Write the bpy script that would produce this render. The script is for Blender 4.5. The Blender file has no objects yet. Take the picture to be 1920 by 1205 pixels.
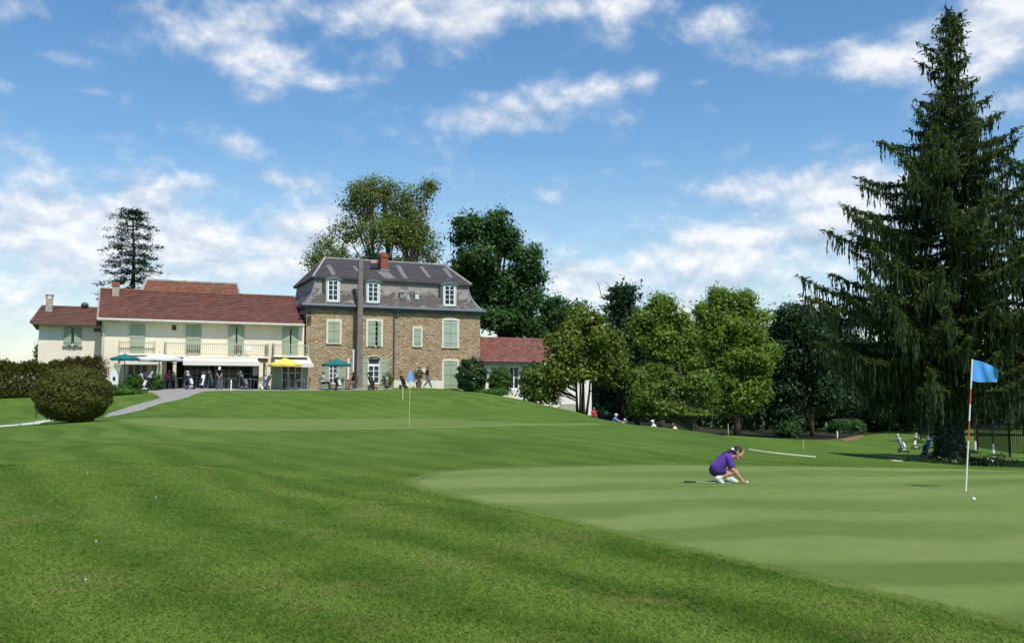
import bpy, math, random
import numpy as np
from mathutils import Vector, Matrix
random.seed(7); RNG = np.random.default_rng(11)
R = math.radians
sc = bpy.context.scene
COL = sc.collection

# ------------------------------------------------------------------ camera
FPX = 1700.0; HORIZ = 735.0; EYE = 1.6
PITCH = math.atan((HORIZ - 602.5) / FPX)
cd = bpy.data.cameras.new('camera'); cam = bpy.data.objects.new('camera', cd); COL.objects.link(cam)
cam.location = (0, 0, EYE); cam.rotation_euler = (R(90) + PITCH, 0, 0)
cd.sensor_width = 36; cd.lens = 36 * FPX / 1920; cd.clip_start = 0.1; cd.clip_end = 8000
sc.camera = cam

# ------------------------------------------------------------------ sun, sky
SUN_EL = R(58); SUN_AZ = math.atan2(0.47, -0.88)          # azimuth clockwise from +Y
sun_dir = Vector((math.sin(SUN_AZ) * math.cos(SUN_EL), math.cos(SUN_AZ) * math.cos(SUN_EL), math.sin(SUN_EL)))
sl = bpy.data.lights.new('sun', 'SUN'); sl.energy = 4.2; sl.angle = R(0.53); sl.color = (1, 0.95, 0.87)
so = bpy.data.objects.new('sun', sl); COL.objects.link(so)
so.rotation_euler = sun_dir.to_track_quat('Z', 'Y').to_euler()
sc.view_settings.view_transform = 'Standard'; sc.view_settings.look = 'None'
sc.view_settings.exposure = 0.2; sc.view_settings.gamma = 1.0

def k_of(py):
    v = (602.5 - py) / FPX
    return -(math.sin(PITCH) + v * math.cos(PITCH)) / (math.cos(PITCH) - v * math.sin(PITCH))
def ray(px, py):
    v = (602.5 - py) / FPX
    return Vector(((px - 960) / FPX, math.cos(PITCH) - v * math.sin(PITCH), math.sin(PITCH) + v * math.cos(PITCH)))
CAMP = Vector((0, 0, EYE))
def at(px, py, Y):
    r = ray(px, py); return CAMP + r * (Y / r.y)

class NT:
    """small helper to wire shader nodes"""
    def __init__(s, nt): s.t = nt
    def n(s, kind, ins=None, **kw):
        nd = s.t.nodes.new(kind)
        for a, b in kw.items(): setattr(nd, a, b)
        for a, b in (ins or {}).items(): s.put(nd.inputs[a], b)
        return nd
    def put(s, sock, v):
        if hasattr(v, 'is_linked') or hasattr(v, 'links'): s.t.links.new(v, sock)
        elif isinstance(v, bpy.types.Node): s.t.links.new(v.outputs[0], sock)
        else:
            if isinstance(v, tuple) and len(v) == 3 and sock.type == 'RGBA': v = v + (1,)
            sock.default_value = v
    def math(s, op, a, b=0.0, c=0.0, clamp=False):
        nd = s.n('ShaderNodeMath', {0: a, 1: b, 2: c}, operation=op); nd.use_clamp = clamp; return nd.outputs[0]
    def vmath(s, op, a, b=(0, 0, 0), out=0):
        nd = s.n('ShaderNodeVectorMath', {0: a, 1: b}, operation=op); return nd.outputs[out]
    def mix(s, f, a, b, blend='MIX'):
        nd = s.n('ShaderNodeMix', data_type='RGBA', blend_type=blend)
        s.put(nd.inputs[0], f); s.put(nd.inputs[6], a); s.put(nd.inputs[7], b); return nd.outputs[2]
    def noise(s, vec, scale, detail=4, rough=.5, dist=0.0):
        nd = s.n('ShaderNodeTexNoise', {'Scale': scale, 'Detail': detail, 'Roughness': rough, 'Distortion': dist})
        if vec is not None: s.put(nd.inputs['Vector'], vec)
        return nd.outputs['Fac']
    def rng(s, v, a, b, c=0.0, d=1.0, kind='LINEAR'):
        nd = s.n('ShaderNodeMapRange', {0: v, 1: a, 2: b, 3: c, 4: d}, interpolation_type=kind); return nd.outputs[0]
    def ramp(s, v, stops, interp='LINEAR'):
        nd = s.n('ShaderNodeValToRGB', {0: v}); cr = nd.color_ramp; cr.interpolation = interp
        while len(cr.elements) < len(stops): cr.elements.new(0.5)
        for e, (p, c) in zip(cr.elements, stops): e.position = p; e.color = tuple(c) + (1,)
        return nd.outputs[0]

def azel(px, py):
    d = ray(px, py).normalized(); return math.atan2(d.x, d.y), math.asin(d.z)

w = bpy.data.worlds.new('World'); sc.world = w; w.use_nodes = True
T = NT(w.node_tree); w.node_tree.nodes.clear()
sky = T.n('ShaderNodeTexSky', sky_type='NISHITA', sun_disc=False)
sky.sun_elevation = SUN_EL; sky.sun_rotation = SUN_AZ; sky.altitude = 200; sky.air_density = 1.25; sky.dust_density = 0.35; sky.ozone_density = 3.2
dirv = T.vmath('NORMALIZE', T.n('ShaderNodeTexCoord').outputs['Generated'])
sx = T.n('ShaderNodeSeparateXYZ', {0: dirv})
az = T.math('ARCTAN2', sx.outputs[0], sx.outputs[1]); el = T.math('ARCSINE', sx.outputs[2])
uv = T.n('ShaderNodeCombineXYZ', {0: az, 1: el}).outputs[0]
CLOUDS = [  # where the day's clouds stand: image px, py -> azimuth/elevation, radii, strength
 (720,25,210,42,.46),(440,60,75,60,.36),(530,112,85,38,.44),(605,152,48,15,.4),(480,180,34,14,.34),(870,60,60,38,.4),
 (980,8,120,22,.36),(1185,8,62,20,.42),(1130,72,55,22,.22),(1300,45,62,28,.4),(1350,25,30,14,.3),(205,88,45,20,.22),(330,95,60,45,.26),
 (1110,165,72,24,.36),(1215,155,26,22,.4),(860,212,90,24,.4),(1000,205,62,30,.34),(950,240,110,16,.28),(1440,112,120,24,.24),
 (1310,155,22,10,.26),(225,258,42,20,.3),(440,268,46,28,.4),(510,332,36,13,.3),(40,290,90,50,.2),(5,160,20,16,.36),
 (30,12,70,24,.24),(170,172,36,8,.24),(265,378,42,26,.55),(350,345,120,24,.3),(110,420,190,55,.38),(320,440,260,46,.34),(60,545,210,110,.46),
 (430,510,190,64,.38),(700,440,130,90,.36),(1420,350,190,30,.38),(1500,420,230,60,.46),(1330,480,260,44,.36),(1340,560,260,50,.40),
 (1060,525,52,28,.62),(1110,545,40,20,.4),(1275,592,45,22,.5),(1640,120,90,28,.5),(1850,100,120,80,.46),(1890,25,130,50,.38),(1880,205,90,26,.32),
 (1060,365,70,26,.2),(1760,345,160,60,.28),(960,430,70,18,.2),(1600,270,120,14,.14),(1060,20,110,26,.2),(300,40,60,20,.2),(100,110,40,14,.22),(620,240,40,12,.18),(700,150,40,12,.22),(720,120,40,14,.18),(310,300,30,12,.22),(560,345,50,14,.22),(1250,300,60,10,.16),(1150,330,40,12,.2),(640,400,60,20,.2),(1700,60,60,26,.2),(1580,90,60,30,.24)]
cov = None
for (px, py, rx, ry, a) in CLOUDS:
    A, E_ = azel(px, py); A1, _ = azel(px + rx, py); _, E1 = azel(px, py - ry)
    q = T.n('ShaderNodeMapping', {0: uv, 'Location': (-A / (A1 - A), -E_ / (E1 - E_), 0), 'Scale': (1 / (A1 - A), 1 / (E1 - E_), 0)}).outputs[0]
    d2 = T.vmath('DOT_PRODUCT', q, q, out=1)
    g = T.math('EXPONENT', T.math('MULTIPLY', d2, -0.75))
    cov = T.math('MULTIPLY_ADD', g, a, cov if cov is not None else 0.0)
cov = T.math('MINIMUM', cov, 0.62)
def cloud_noise(off):
    v = T.n('ShaderNodeMapping', {0: uv, 'Location': (0.35, off, 0.0), 'Scale': (1, 1.45, 1)}).outputs[0]
    a_ = T.noise(v, 12.0, 12, .60, .12); return a_
f1 = cloud_noise(0.0); f2 = cloud_noise(0.018)
big = T.noise(uv, 3.0, 3, .5)
dens = T.math('ADD', T.math('ADD', T.math('MULTIPLY', T.math('SUBTRACT', f1, 0.5), 1.35), cov), T.math('MULTIPLY', T.math('SUBTRACT', big, .5), .25))
alpha = T.rng(dens, 0.05, 0.66, 0, 1, 'SMOOTHSTEP')
low = T.rng(el, R(0), R(15), 0.52, 0.0)
alpha = T.math('MAXIMUM', alpha, low)
lit = T.math('ADD', T.rng(dens, .25, .75, .55, .82), T.math('MULTIPLY', T.math('SUBTRACT', f1, f2), 2.6), clamp=True)
ccol = T.ramp(lit, [(0.0, (.40, .47, .58)), (0.45, (.60, .67, .79)), (0.75, (.78, .82, .89)), (1.0, (.97, .97, .98))])
hs = T.n('ShaderNodeHueSaturation', {'Hue': 0.5, 'Saturation': 1.22, 'Value': 1.0, 'Color': sky.outputs[0]})
b1 = T.n('ShaderNodeBackground', {'Color': hs.outputs[0], 'Strength': 0.125})
b2 = T.n('ShaderNodeBackground', {'Color': ccol, 'Strength': 0.92})
ms = T.n('ShaderNodeMixShader', {0: T.math('MULTIPLY', alpha, .88), 1: b1.outputs[0], 2: b2.outputs[0]})
T.t.links.new(ms.outputs[0], T.n('ShaderNodeOutputWorld').inputs[0])

# ------------------------------------------------------------------ mesh helpers
class MB:
    def __init__(s): s.v = []; s.f = []; s.m = []; s.cur = 0
    def face(s, pts):
        b = len(s.v); s.v += [tuple(p) for p in pts]; s.f.append(tuple(range(b, b + len(pts)))); s.m.append(s.cur)
    def add(s, vs, fs):
        b = len(s.v); s.v += [tuple(p) for p in vs]
        for f in fs: s.f.append(tuple(b + i for i in f)); s.m.append(s.cur)
    def box(s, o, a, b, c):
        o, a, b, c = Vector(o), Vector(a), Vector(b), Vector(c)
        if a.cross(b).dot(c) < 0: a, b = b, a
        s.add([o, o + a, o + a + b, o + b, o + c, o + a + c, o + a + b + c, o + b + c],
              [(3, 2, 1, 0), (4, 5, 6, 7), (0, 1, 5, 4), (1, 2, 6, 5), (2, 3, 7, 6), (3, 0, 4, 7)])
    def cbox(s, c, x, y, z, rot=0.0):
        ca, sa = math.cos(rot), math.sin(rot)
        a = Vector((ca * x, sa * x, 0)); b = Vector((-sa * y, ca * y, 0)); d = Vector((0, 0, z))
        s.box(Vector(c) - a / 2 - b / 2, a, b, d)
    def tube(s, pts, rad, n=8, cap=True):
        pts = [Vector(p) for p in pts]
        if not hasattr(rad, '__len__'): rad = [rad] * len(pts)
        vs = []; fs = []; prev = None
        for i, p in enumerate(pts):
            t = (pts[min(i + 1, len(pts) - 1)] - pts[max(i - 1, 0)])
            t = t.normalized() if t.length > 1e-9 else Vector((0, 0, 1))
            if prev is None:
                up = Vector((0, 0, 1)) if abs(t.z) < .9 else Vector((1, 0, 0)); x = t.cross(up).normalized()
            else:
                x = prev - t * prev.dot(t); x = x.normalized() if x.length > 1e-6 else t.orthogonal().normalized()
            prev = x; y = t.cross(x)
            for j in range(n):
                a = 2 * math.pi * j / n; vs.append(p + (x * math.cos(a) + y * math.sin(a)) * rad[i])
        for i in range(len(pts) - 1):
            for j in range(n):
                fs.append((i * n + j, i * n + (j + 1) % n, (i + 1) * n + (j + 1) % n, (i + 1) * n + j))
        if cap:
            fs.append(tuple(reversed(range(n)))); fs.append(tuple((len(pts) - 1) * n + j for j in range(n)))
        s.add(vs, fs)
    def cone(s, a, b, ra, rb, n=10, k=3):
        """round-ended tapered capsule (closed)"""
        a, b = Vector(a), Vector(b); ax = b - a; L = ax.length; t = ax / L if L > 1e-6 else Vector((0, 0, 1))
        pts = []; rr = []
        for i in range(k + 1):
            q = math.pi / 2 * (1 - i / k); pts.append(a - t * (ra * math.sin(q))); rr.append(max(ra * math.cos(q), ra * .03))
        for i in range(k + 1):
            q = math.pi / 2 * i / k; pts.append(b + t * (rb * math.sin(q))); rr.append(max(rb * math.cos(q), rb * .03))
        s.tube(pts, rr, n)
    def ell(s, c, rx, ry, rz, n=14, k=9, mat=None):
        vs = []; fs = []
        for i in range(k + 1):
            th = math.pi * (.02 + .96 * i / k)
            for j in range(n):
                ph = 2 * math.pi * j / n
                p = Vector((rx * math.sin(th) * math.cos(ph), ry * math.sin(th) * math.sin(ph), rz * math.cos(th)))
                if mat: p = mat @ p
                vs.append(Vector(c) + p)
        for i in range(k):
            for j in range(n): fs.append((i * n + j, (i + 1) * n + j, (i + 1) * n + (j + 1) % n, i * n + (j + 1) % n))
        fs.append(tuple(range(n))); fs.append(tuple(reversed([k * n + j for j in range(n)])))
        s.add(vs, fs)
    def lathe(s, c, prof, n=16):
        s.tube([Vector(c) + Vector((0, 0, z)) for _, z in prof], [r for r, _ in prof], n)
    def prism(s, poly, ext):
        ext = Vector(ext); poly = [Vector(p) for p in poly]; n = len(poly)
        s.add(poly + [p + ext for p in poly], [tuple(reversed(range(n))), tuple(range(n, 2 * n))] +
              [(i, (i + 1) % n, n + (i + 1) % n, n + i) for i in range(n)])
    def build(s, name, mat, parent=None, loc=None, smooth=False, label=None):
        me = bpy.data.meshes.new(name)
        off = Vector((0, 0, 0))
        if parent is not None:
            r = parent
            while r.parent: r = r.parent
            off = Vector(r.location)
        elif loc is not None: off = Vector(loc)
        me.from_pydata([(p[0] - off.x, p[1] - off.y, p[2] - off.z) for p in s.v], [], s.f)
        mats = mat if isinstance(mat, (list, tuple)) else [mat]
        for m_ in mats: me.materials.append(m_)
        if len(mats) > 1: me.polygons.foreach_set('material_index', s.m)
        if smooth: me.polygons.foreach_set('use_smooth', [True] * len(me.polygons))
        me.update()
        o = bpy.data.objects.new(name, me); COL.objects.link(o)
        if parent is not None: o.parent = parent
        else: o.location = off
        if label: o['label'] = label
        return o
def tag(o, label=None, cat=None, group=None, kind=None):
    if label: o['label'] = label
    if cat: o['category'] = cat
    if group: o['group'] = group
    if kind: o['kind'] = kind
    return o
def thing(name, label, cat, loc, group=None, rz=0.0):
    o = bpy.data.objects.new(name, None); COL.objects.link(o); o.location = loc; o.rotation_euler = (0, 0, rz)
    o.empty_display_size = .2
    return tag(o, label, cat, group)
def copy_tree(o, parent=None):
    c = o.copy(); COL.objects.link(c)
    if parent is not None: c.parent = parent
    for ch in list(o.children): copy_tree(ch, c)
    return c
def place(proto, first, loc, rz, label, group=None):
    o = proto if first else copy_tree(proto)
    o.location = loc; o.rotation_euler = (0, 0, rz); o['label'] = label
    if group: o['group'] = group
    return o

# ------------------------------------------------------------------ terrain height
S = 1.1724
TP = []
def P_(px, py, Y):
    p = at(px, py, Y * S); TP.append((p.x, p.y, p.z))
def W_(x, y, z): TP.append((x, y * S, z))
for x, y, z in [(0,0,0),(-6,2,0),(6,2,0),(0,-12,0),(-14,-6,0),(14,-6,0),(0,5,0),(-4,5,0),(4,5,0),(0,8,0),(3,8,0),(-4,8,.06),(-9,8,.15),(8,8,0),(14,10,0),(0,11,0.01),
                (4,11,0),(9,12,-.02),(14,14,-.06),(-7,15.8,.09),(-4.9,15.7,.04),(-9.6,15.9,.12),(-2.6,15.2,.0),(-15,12,.35),(-20,5,.3)]: W_(x, y, z)
for q in [(60,868,13.2),(170,862,13.6),(300,868,13.4),(420,886,13.2),(560,915,12.9),
          (40,846,18),(180,838,18),(320,856,17.2),(480,872,16),
          (775,905,13.5),(1000,880,16),(1340,872,17.5),(1600,874,18),(1800,876,18),(1920,880,18.2),(1360,905,13.9),(1811,923,12.6),
          (250,790,28.2),(180,796,27.6),(330,803,26.6),(450,806,26.6),(700,808,26.8),(950,803,27),
          (120,815,25),(60,830,22),(250,825,23.5),
          (250,783,34),(400,783,35),(600,784,35.5),(800,786,35),(1000,793,34),(768,800,29.5),
          (700,840,21),(450,835,21.5),(950,845,20),(1150,840,20.5),(1250,850,20.5),
          (1150,795,32),(1230,800,31),(1340,820,28.6),(1420,838,25.6),(1530,858,22),(1650,868,20),
          (470,760,40),(480,739,46),(600,736,47.5),(700,735,48.5),(800,735,49),(700,765,40),(900,736,49.5),(900,765,41),(1000,754,46),(1080,774,42),(1120,786,38),
          (350,745,46),(250,768,42),(300,775,38),(138,791,36),(0,800,36),(0,765,46),(0,732,55),(120,735,54),(60,752,50),(40,785,40),
          (340,730,53),(480,731,55),(700,732,58),(880,734,64),
          (1040,768,60),(1105,778,58),
          (1310,818,62),(1480,822,70),(1400,806,95),(1650,812,100),(1700,848,60),(1783,869,38.5),(1900,852,50),(1740,865,43),(1560,835,60),(1600,850,45),(1860,830,75),(1800,812,100)]: P_(*q)
for x, y, z in [(7.4,45,-1.4),(9.5,51.2,-1.72),(6.7,51.2,-1.5),(10.9,51.2,-1.95),(13,45,-1.9),(10,72,-2.9),(14,35,-1.1),(12,60,-2.7),(16,28,-1.3),(24,26,-1.7),(-25,75,1.7),(-10,80,1.6),(3,90,.2),(-45,60,1.6),(-60,40,.2),
                (-60,100,1),(8,115,-3.2),(30,130,-4.2),(60,110,-3.7),(60,60,-2.8),(80,160,-3.5),(0,170,-4),(45,35,-2.2),(40,15,-1.2),(-50,10,.2),(90,90,-3.4),(90,20,-2.2),(-100,60,0),(0,-60,-.5),(-90,-20,0),(80,-30,-1)]: W_(x, y, z)
TPn = np.array(TP)
def _ker(r2): return np.where(r2 > 1e-12, .5 * r2 * np.log(np.maximum(r2, 1e-12)), 0.0)
def _fit():
    P = TPn[:, :2] / 30.0; n = len(P)
    K = _ker(((P[:, None] - P[None]) ** 2).sum(-1)) + np.eye(n) * 2e-4
    Q = np.hstack([np.ones((n, 1)), P]); A = np.zeros((n + 3, n + 3))
    A[:n, :n] = K; A[:n, n:] = Q; A[n:, :n] = Q.T
    return np.linalg.solve(A, np.concatenate([TPn[:, 2], np.zeros(3)]))
TW = _fit()
def HN(x, y):
    x = np.asarray(x, float).ravel(); y = np.asarray(y, float).ravel(); out = np.empty(len(x)); n = len(TPn)
    for a in range(0, len(x), 20000):
        P = np.stack([x[a:a + 20000], y[a:a + 20000]], 1) / 30.0
        K = _ker(((P[:, None] - TPn[None, :, :2] / 30.0) ** 2).sum(-1))
        out[a:a + 20000] = K @ TW[:n] + TW[n] + P @ TW[n + 1:]
    r = np.hypot(x - 10, y - 60); t = np.clip((r - 120) / 110, 0, 1); t = t * t * (3 - 2 * t)
    return out * (1 - t) + (-2.5) * t
def H(x, y): return float(HN([x], [y])[0])
def ground(px, py, y0=4.0, y1=170.0):
    """where the sight line through a photo pixel first meets the terrain"""
    Ys = np.linspace(y0, y1, 1500); r = ray(px, py)
    xs = Ys * r.x / r.y; zs = EYE + Ys * r.z / r.y; h = HN(xs, Ys)
    i = np.argmax(h >= zs - 1e-4)
    if h[i] < zs[i] - 1e-4: i = len(Ys) - 1
    return Vector((xs[i], Ys[i], h[i]))
def on(px, Y):
    p = at(px, HORIZ, Y); return Vector((p.x, Y, H(p.x, Y)))

# ------------------------------------------------------------------ materials
def newmat(name):
    m = bpy.data.materials.new(name); m.use_nodes = True; nt = m.node_tree; nt.nodes.clear(); t = NT(nt)
    b = t.n('ShaderNodeBsdfPrincipled'); o = t.n('ShaderNodeOutputMaterial'); nt.links.new(b.outputs[0], o.inputs[0])
    return m, t, b
def obj_co(t): return t.n('ShaderNodeTexCoord').outputs['Object']
def plain(name, c, rough=.6, metal=0.0, var=.12, scale=6.0, bump=0.0, spec=.4):
    m, t, b = newmat(name); co = obj_co(t)
    n = t.noise(co, scale, 5, .6)
    c2 = tuple(x * (1 - var) for x in c); c3 = tuple(min(1, x * (1 + var)) for x in c)
    t.put(b.inputs['Base Color'], t.ramp(n, [(.3, c2), (.7, c3)]))
    b.inputs['Roughness'].default_value = rough; b.inputs['Metallic'].default_value = metal
    b.inputs['Specular IOR Level'].default_value = spec
    if bump: t.put(b.inputs['Normal'], t.n('ShaderNodeBump', {'Strength': bump, 'Distance': .02, 'Height': t.noise(co, scale * 4, 4, .6)}))
    return m
THETA = R(24)
UAX = Vector((math.cos(THETA), math.sin(THETA), 0)); NAX = Vector((math.sin(THETA), -math.cos(THETA), 0))
def fac_co(t):
    """(along wall, height, 0) in metres"""
    co = obj_co(t); a = t.vmath('DOT_PRODUCT', co, tuple(UAX + NAX), out=1); z = t.n('ShaderNodeSeparateXYZ', {0: co}).outputs[2]
    return t.n('ShaderNodeCombineXYZ', {0: a, 1: z}).outputs[0]
def grass_mat(name, c1, c2, c3, stripe=None, fine=40.0, bumpd=.03, bumps=.6, warm=(.16, .17, .045), warm_amt=.5):
    m, t, b = newmat(name); co = t.n('ShaderNodeNewGeometry').outputs['Position']
    big = t.noise(co, .22, 5, .6, .3); mid = t.noise(co, 1.7, 5, .65); fin = t.noise(co, fine, 4, .7)
    mott = t.noise(co, 7.0, 4, .7)
    f = t.math('ADD', t.math('MULTIPLY', big, .55), t.math('ADD', t.math('MULTIPLY', mid, .25), t.math('MULTIPLY', mott, .2)))
    if stripe:
        (dx, dy), per, amp, dist = stripe
        L = math.hypot(dx, dy)
        ph = t.math('ADD', t.vmath('DOT_PRODUCT', co, (-dy / L, dx / L, 0), out=1), t.math('MULTIPLY', t.noise(co, .25, 2, .5), dist))
        sn = t.math('SINE', t.math('MULTIPLY', ph, 2 * math.pi / per))
        sn = t.rng(sn, -.6, .6, -amp, amp, 'SMOOTHSTEP')
        f = t.math('ADD', f, t.math('MULTIPLY', sn, t.rng(t.noise(co, .12, 2), .35, .65, .2, 1.0)))
    col = t.ramp(f, [(.32, c1), (.5, c2), (.68, c3)])
    wn = t.rng(t.noise(co, .55, 6, .7, .5), .58, .75, 0, warm_amt)
    col = t.mix(wn, col, warm)
    col = t.mix(t.rng(fin, .3, .7, .55, 0.0), col, tuple(x * .45 for x in c1))
    t.put(b.inputs['Base Color'], col); b.inputs['Roughness'].default_value = .85; b.inputs['Specular IOR Level'].default_value = .15
    hgt = t.math('ADD', fin, t.math('MULTIPLY', mott, 1.2))
    t.put(b.inputs['Normal'], t.n('ShaderNodeBump', {'Strength': bumps, 'Distance': bumpd, 'Height': hgt}))
    return m
def blade_mat():
    m, t, b = newmat('grass_blade'); nt = m.node_tree; g = t.n('ShaderNodeNewGeometry'); co = g.outputs['Position']
    f = t.math('ADD', t.math('MULTIPLY', t.noise(co, .45, 5, .65, .6), .82), t.math('MULTIPLY', g.outputs['Random Per Island'], .18))
    ph = t.math('ADD', t.vmath('DOT_PRODUCT', co, (.78, .62, 0), out=1), t.math('MULTIPLY', t.noise(co, .35, 3, .6), 2.2))
    f = t.math('ADD', f, t.math('MULTIPLY', t.math('SINE', t.math('MULTIPLY', ph, 4.6)), t.rng(t.noise(co, .2, 2), .35, .65, .07, .19)))
    col = t.ramp(f, [(.28, (.080, .155, .014)), (.46, (.142, .245, .027)), (.66, (.222, .318, .052))])
    col = t.mix(t.rng(t.noise(co, .8, 6, .7, .5), .52, .68, 0, .75), col, (.29, .27, .09))
    t.put(b.inputs['Base Color'], col); b.inputs['Roughness'].default_value = .6; b.inputs['Specular IOR Level'].default_value = .2
    tr = t.n('ShaderNodeBsdfTranslucent', {'Color': col}); mx = t.n('ShaderNodeMixShader', {0: .45, 1: b.outputs[0], 2: tr.outputs[0]})
    nt.links.new(mx.outputs[0], [q for q in nt.nodes if q.type == 'OUTPUT_MATERIAL'][0].inputs[0]); return m
def leaf_mat(name, c1, c2, c3=None, trans=.35, rough=.5, spec=.3):
    m, t, b = newmat(name); nt = m.node_tree
    rnd = t.n('ShaderNodeNewGeometry').outputs['Random Per Island']
    n = t.noise(obj_co(t), .9, 3, .6)
    f = t.math('ADD', t.math('MULTIPLY', rnd, .6), t.math('MULTIPLY', t.math('SUBTRACT', n, .3), .9), clamp=True)
    stops = [(0.0, c1), (.6, c2)] + ([(.93, c2), (1.0, c3)] if c3 else [])
    col = t.ramp(f, stops)
    t.put(b.inputs['Base Color'], col); b.inputs['Roughness'].default_value = rough; b.inputs['Specular IOR Level'].default_value = spec
    tr = t.n('ShaderNodeBsdfTranslucent', {'Color': t.mix(.5, col, tuple(x * 1.3 for x in c2))})
    mx = t.n('ShaderNodeMixShader', {0: trans, 1: b.outputs[0], 2: tr.outputs[0]})
    out = [q for q in nt.nodes if q.type == 'OUTPUT_MATERIAL'][0]
    nt.links.new(mx.outputs[0], out.inputs[0])
    return m
def tile_mat(name, c1, c2, c3, moss=None, moss_amt=0.0, sx=.22, rough=.8):
    m, t, b = newmat(name); v = fac_co(t)
    br = t.n('ShaderNodeTexBrick', {'Vector': v, 'Scale': 1.0, 'Brick Width': sx, 'Row Height': .23, 'Mortar Size': .012, 'Color1': (0, 0, 0), 'Color2': (1, 1, 1), 'Mortar': (.1, .1, .1), 'Bias': 0.0})
    br.offset = .5
    n = t.noise(v, 1.1, 5, .65); nf = t.noise(v, 9.0, 4, .7)
    f = t.math('ADD', t.math('MULTIPLY', t.n('ShaderNodeSeparateColor', {0: br.outputs[0]}).outputs[0], .35), t.math('ADD', t.math('MULTIPLY', n, .45), t.math('MULTIPLY', nf, .3)))
    col = t.ramp(f, [(.25, c1), (.5, c2), (.8, c3)])
    if moss: col = t.mix(t.rng(t.noise(v, 1.6, 7, .75), .5, .64, 0, moss_amt), col, moss)
    col = t.mix(t.math('MULTIPLY', br.outputs['Fac'], .6), col, tuple(x * .35 for x in c1))
    t.put(b.inputs['Base Color'], col); b.inputs['Roughness'].default_value = rough; b.inputs['Specular IOR Level'].default_value = .25
    t.put(b.inputs['Normal'], t.n('ShaderNodeBump', {'Strength': .5, 'Distance': .03, 'Height': f}))
    return m
def stone_mat():
    m, t, b = newmat('rubble_stone'); v = fac_co(t)
    v2 = t.n('ShaderNodeMapping', {0: v, 'Scale': (3.2, 7.4, 1)}).outputs[0]
    wob = t.n('ShaderNodeTexNoise', {'Vector': v, 'Scale': 2.2, 'Detail': 3}).outputs['Color']
    v2 = t.vmath('ADD', v2, t.vmath('MULTIPLY', wob, (.9, .9, 0)))
    vo = t.n('ShaderNodeTexVoronoi', {'Vector': v2, 'Scale': 1.0, 'Randomness': .9}, voronoi_dimensions='2D')
    ed = t.n('ShaderNodeTexVoronoi', {'Vector': v2, 'Scale': 1.0, 'Randomness': .9}, voronoi_dimensions='2D', feature='DISTANCE_TO_EDGE')
    rnd = t.n('ShaderNodeSeparateColor', {0: vo.outputs['Color']}).outputs[0]
    zone = t.noise(v, .5, 3, .6)
    f = t.math('ADD', t.math('MULTIPLY', rnd, .72), t.math('MULTIPLY', zone, .28))
    col = t.ramp(f, [(.10, (.245, .170, .108)), (.24, (.41, .290, .165)), (.42, (.50, .365, .21)), (.55, (.41, .320, .225)), (.68, (.58, .46, .31)), (.84, (.51, .365, .21)), (.95, (.68, .58, .44))])
    col = t.mix(t.rng(t.noise(v, 14, 5, .7), .3, .7, 0, .4), col, (.25, .17, .10))
    ef = t.rng(ed.outputs['Distance'], .03, .11, 1, 0)
    col = t.mix(t.math('MULTIPLY', ef, .55), col, (.36, .27, .18))
    t.put(b.inputs['Base Color'], col); b.inputs['Roughness'].default_value = .92; b.inputs['Specular IOR Level'].default_value = .15
    hg = t.math('ADD', t.math('MULTIPLY', t.rng(ed.outputs['Distance'], 0, .25), .8), t.math('ADD', t.math('MULTIPLY', rnd, .5), t.math('MULTIPLY', t.noise(v, 20, 4), .3)))
    t.put(b.inputs['Normal'], t.n('ShaderNodeBump', {'Strength': .9, 'Distance': .07, 'Height': hg}))
    return m
def slate_mat(name, light, dark, amt=(.42, .62), band=None):
    m, t, b = newmat(name); v = fac_co(t)
    br = t.n('ShaderNodeTexBrick', {'Vector': v, 'Scale': 1.0, 'Brick Width': .26, 'Row Height': .15, 'Mortar Size': .016, 'Color1': (.2, .2, .2), 'Color2': (.8, .8, .8), 'Mortar': (0, 0, 0)})
    n = t.noise(t.n('ShaderNodeMapping', {0: v, 'Scale': (.8, 1.3, 1)}).outputs[0], 1.3, 7, .74, .6)
    if band: n = t.math('ADD', n, t.math('MULTIPLY', t.math('MINIMUM', t.math('SUBTRACT', band[0], t.n('ShaderNodeSeparateXYZ', {0: v}).outputs[1]), .45), band[1]))
    f = t.rng(n, amt[0], amt[1])
    col = t.mix(f, light, dark)
    col = t.mix(t.rng(t.noise(v, 5, 5, .7), .35, .7, 0, .10), col, tuple(x * 1.2 for x in light))
    col = t.mix(t.math('MULTIPLY', t.n('ShaderNodeSeparateColor', {0: br.outputs[0]}).outputs[0], .35), col, tuple(x * .5 for x in dark))
    col = t.mix(t.math('MULTIPLY', br.outputs['Fac'], .7), col, tuple(x * .4 for x in dark))
    t.put(b.inputs['Base Color'], col); b.inputs['Roughness'].default_value = .75; b.inputs['Specular IOR Level'].default_value = .3
    t.put(b.inputs['Normal'], t.n('ShaderNodeBump', {'Strength': .5, 'Distance': .02, 'Height': br.outputs['Fac']}))
    return m
def render_mat(name, c, dirt=.26):
    m, t, b = newmat(name); v = fac_co(t)
    col = t.mix(t.rng(t.noise(v, .7, 6, .65), .4, .75, 0, dirt * 1.5), c, tuple(x * .72 for x in c))
    st = t.noise(t.n('ShaderNodeMapping', {0: v, 'Scale': (5, .35, 1)}).outputs[0], 1.0, 5, .7)
    col = t.mix(t.rng(st, .55, .75, 0, dirt), col, tuple(x * .6 for x in c))
    t.put(b.inputs['Base Color'], col); b.inputs['Roughness'].default_value = .9; b.inputs['Specular IOR Level'].default_value = .2
    t.put(b.inputs['Normal'], t.n('ShaderNodeBump', {'Strength': .25, 'Distance': .01, 'Height': t.noise(v, 40, 3)}))
    return m
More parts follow.
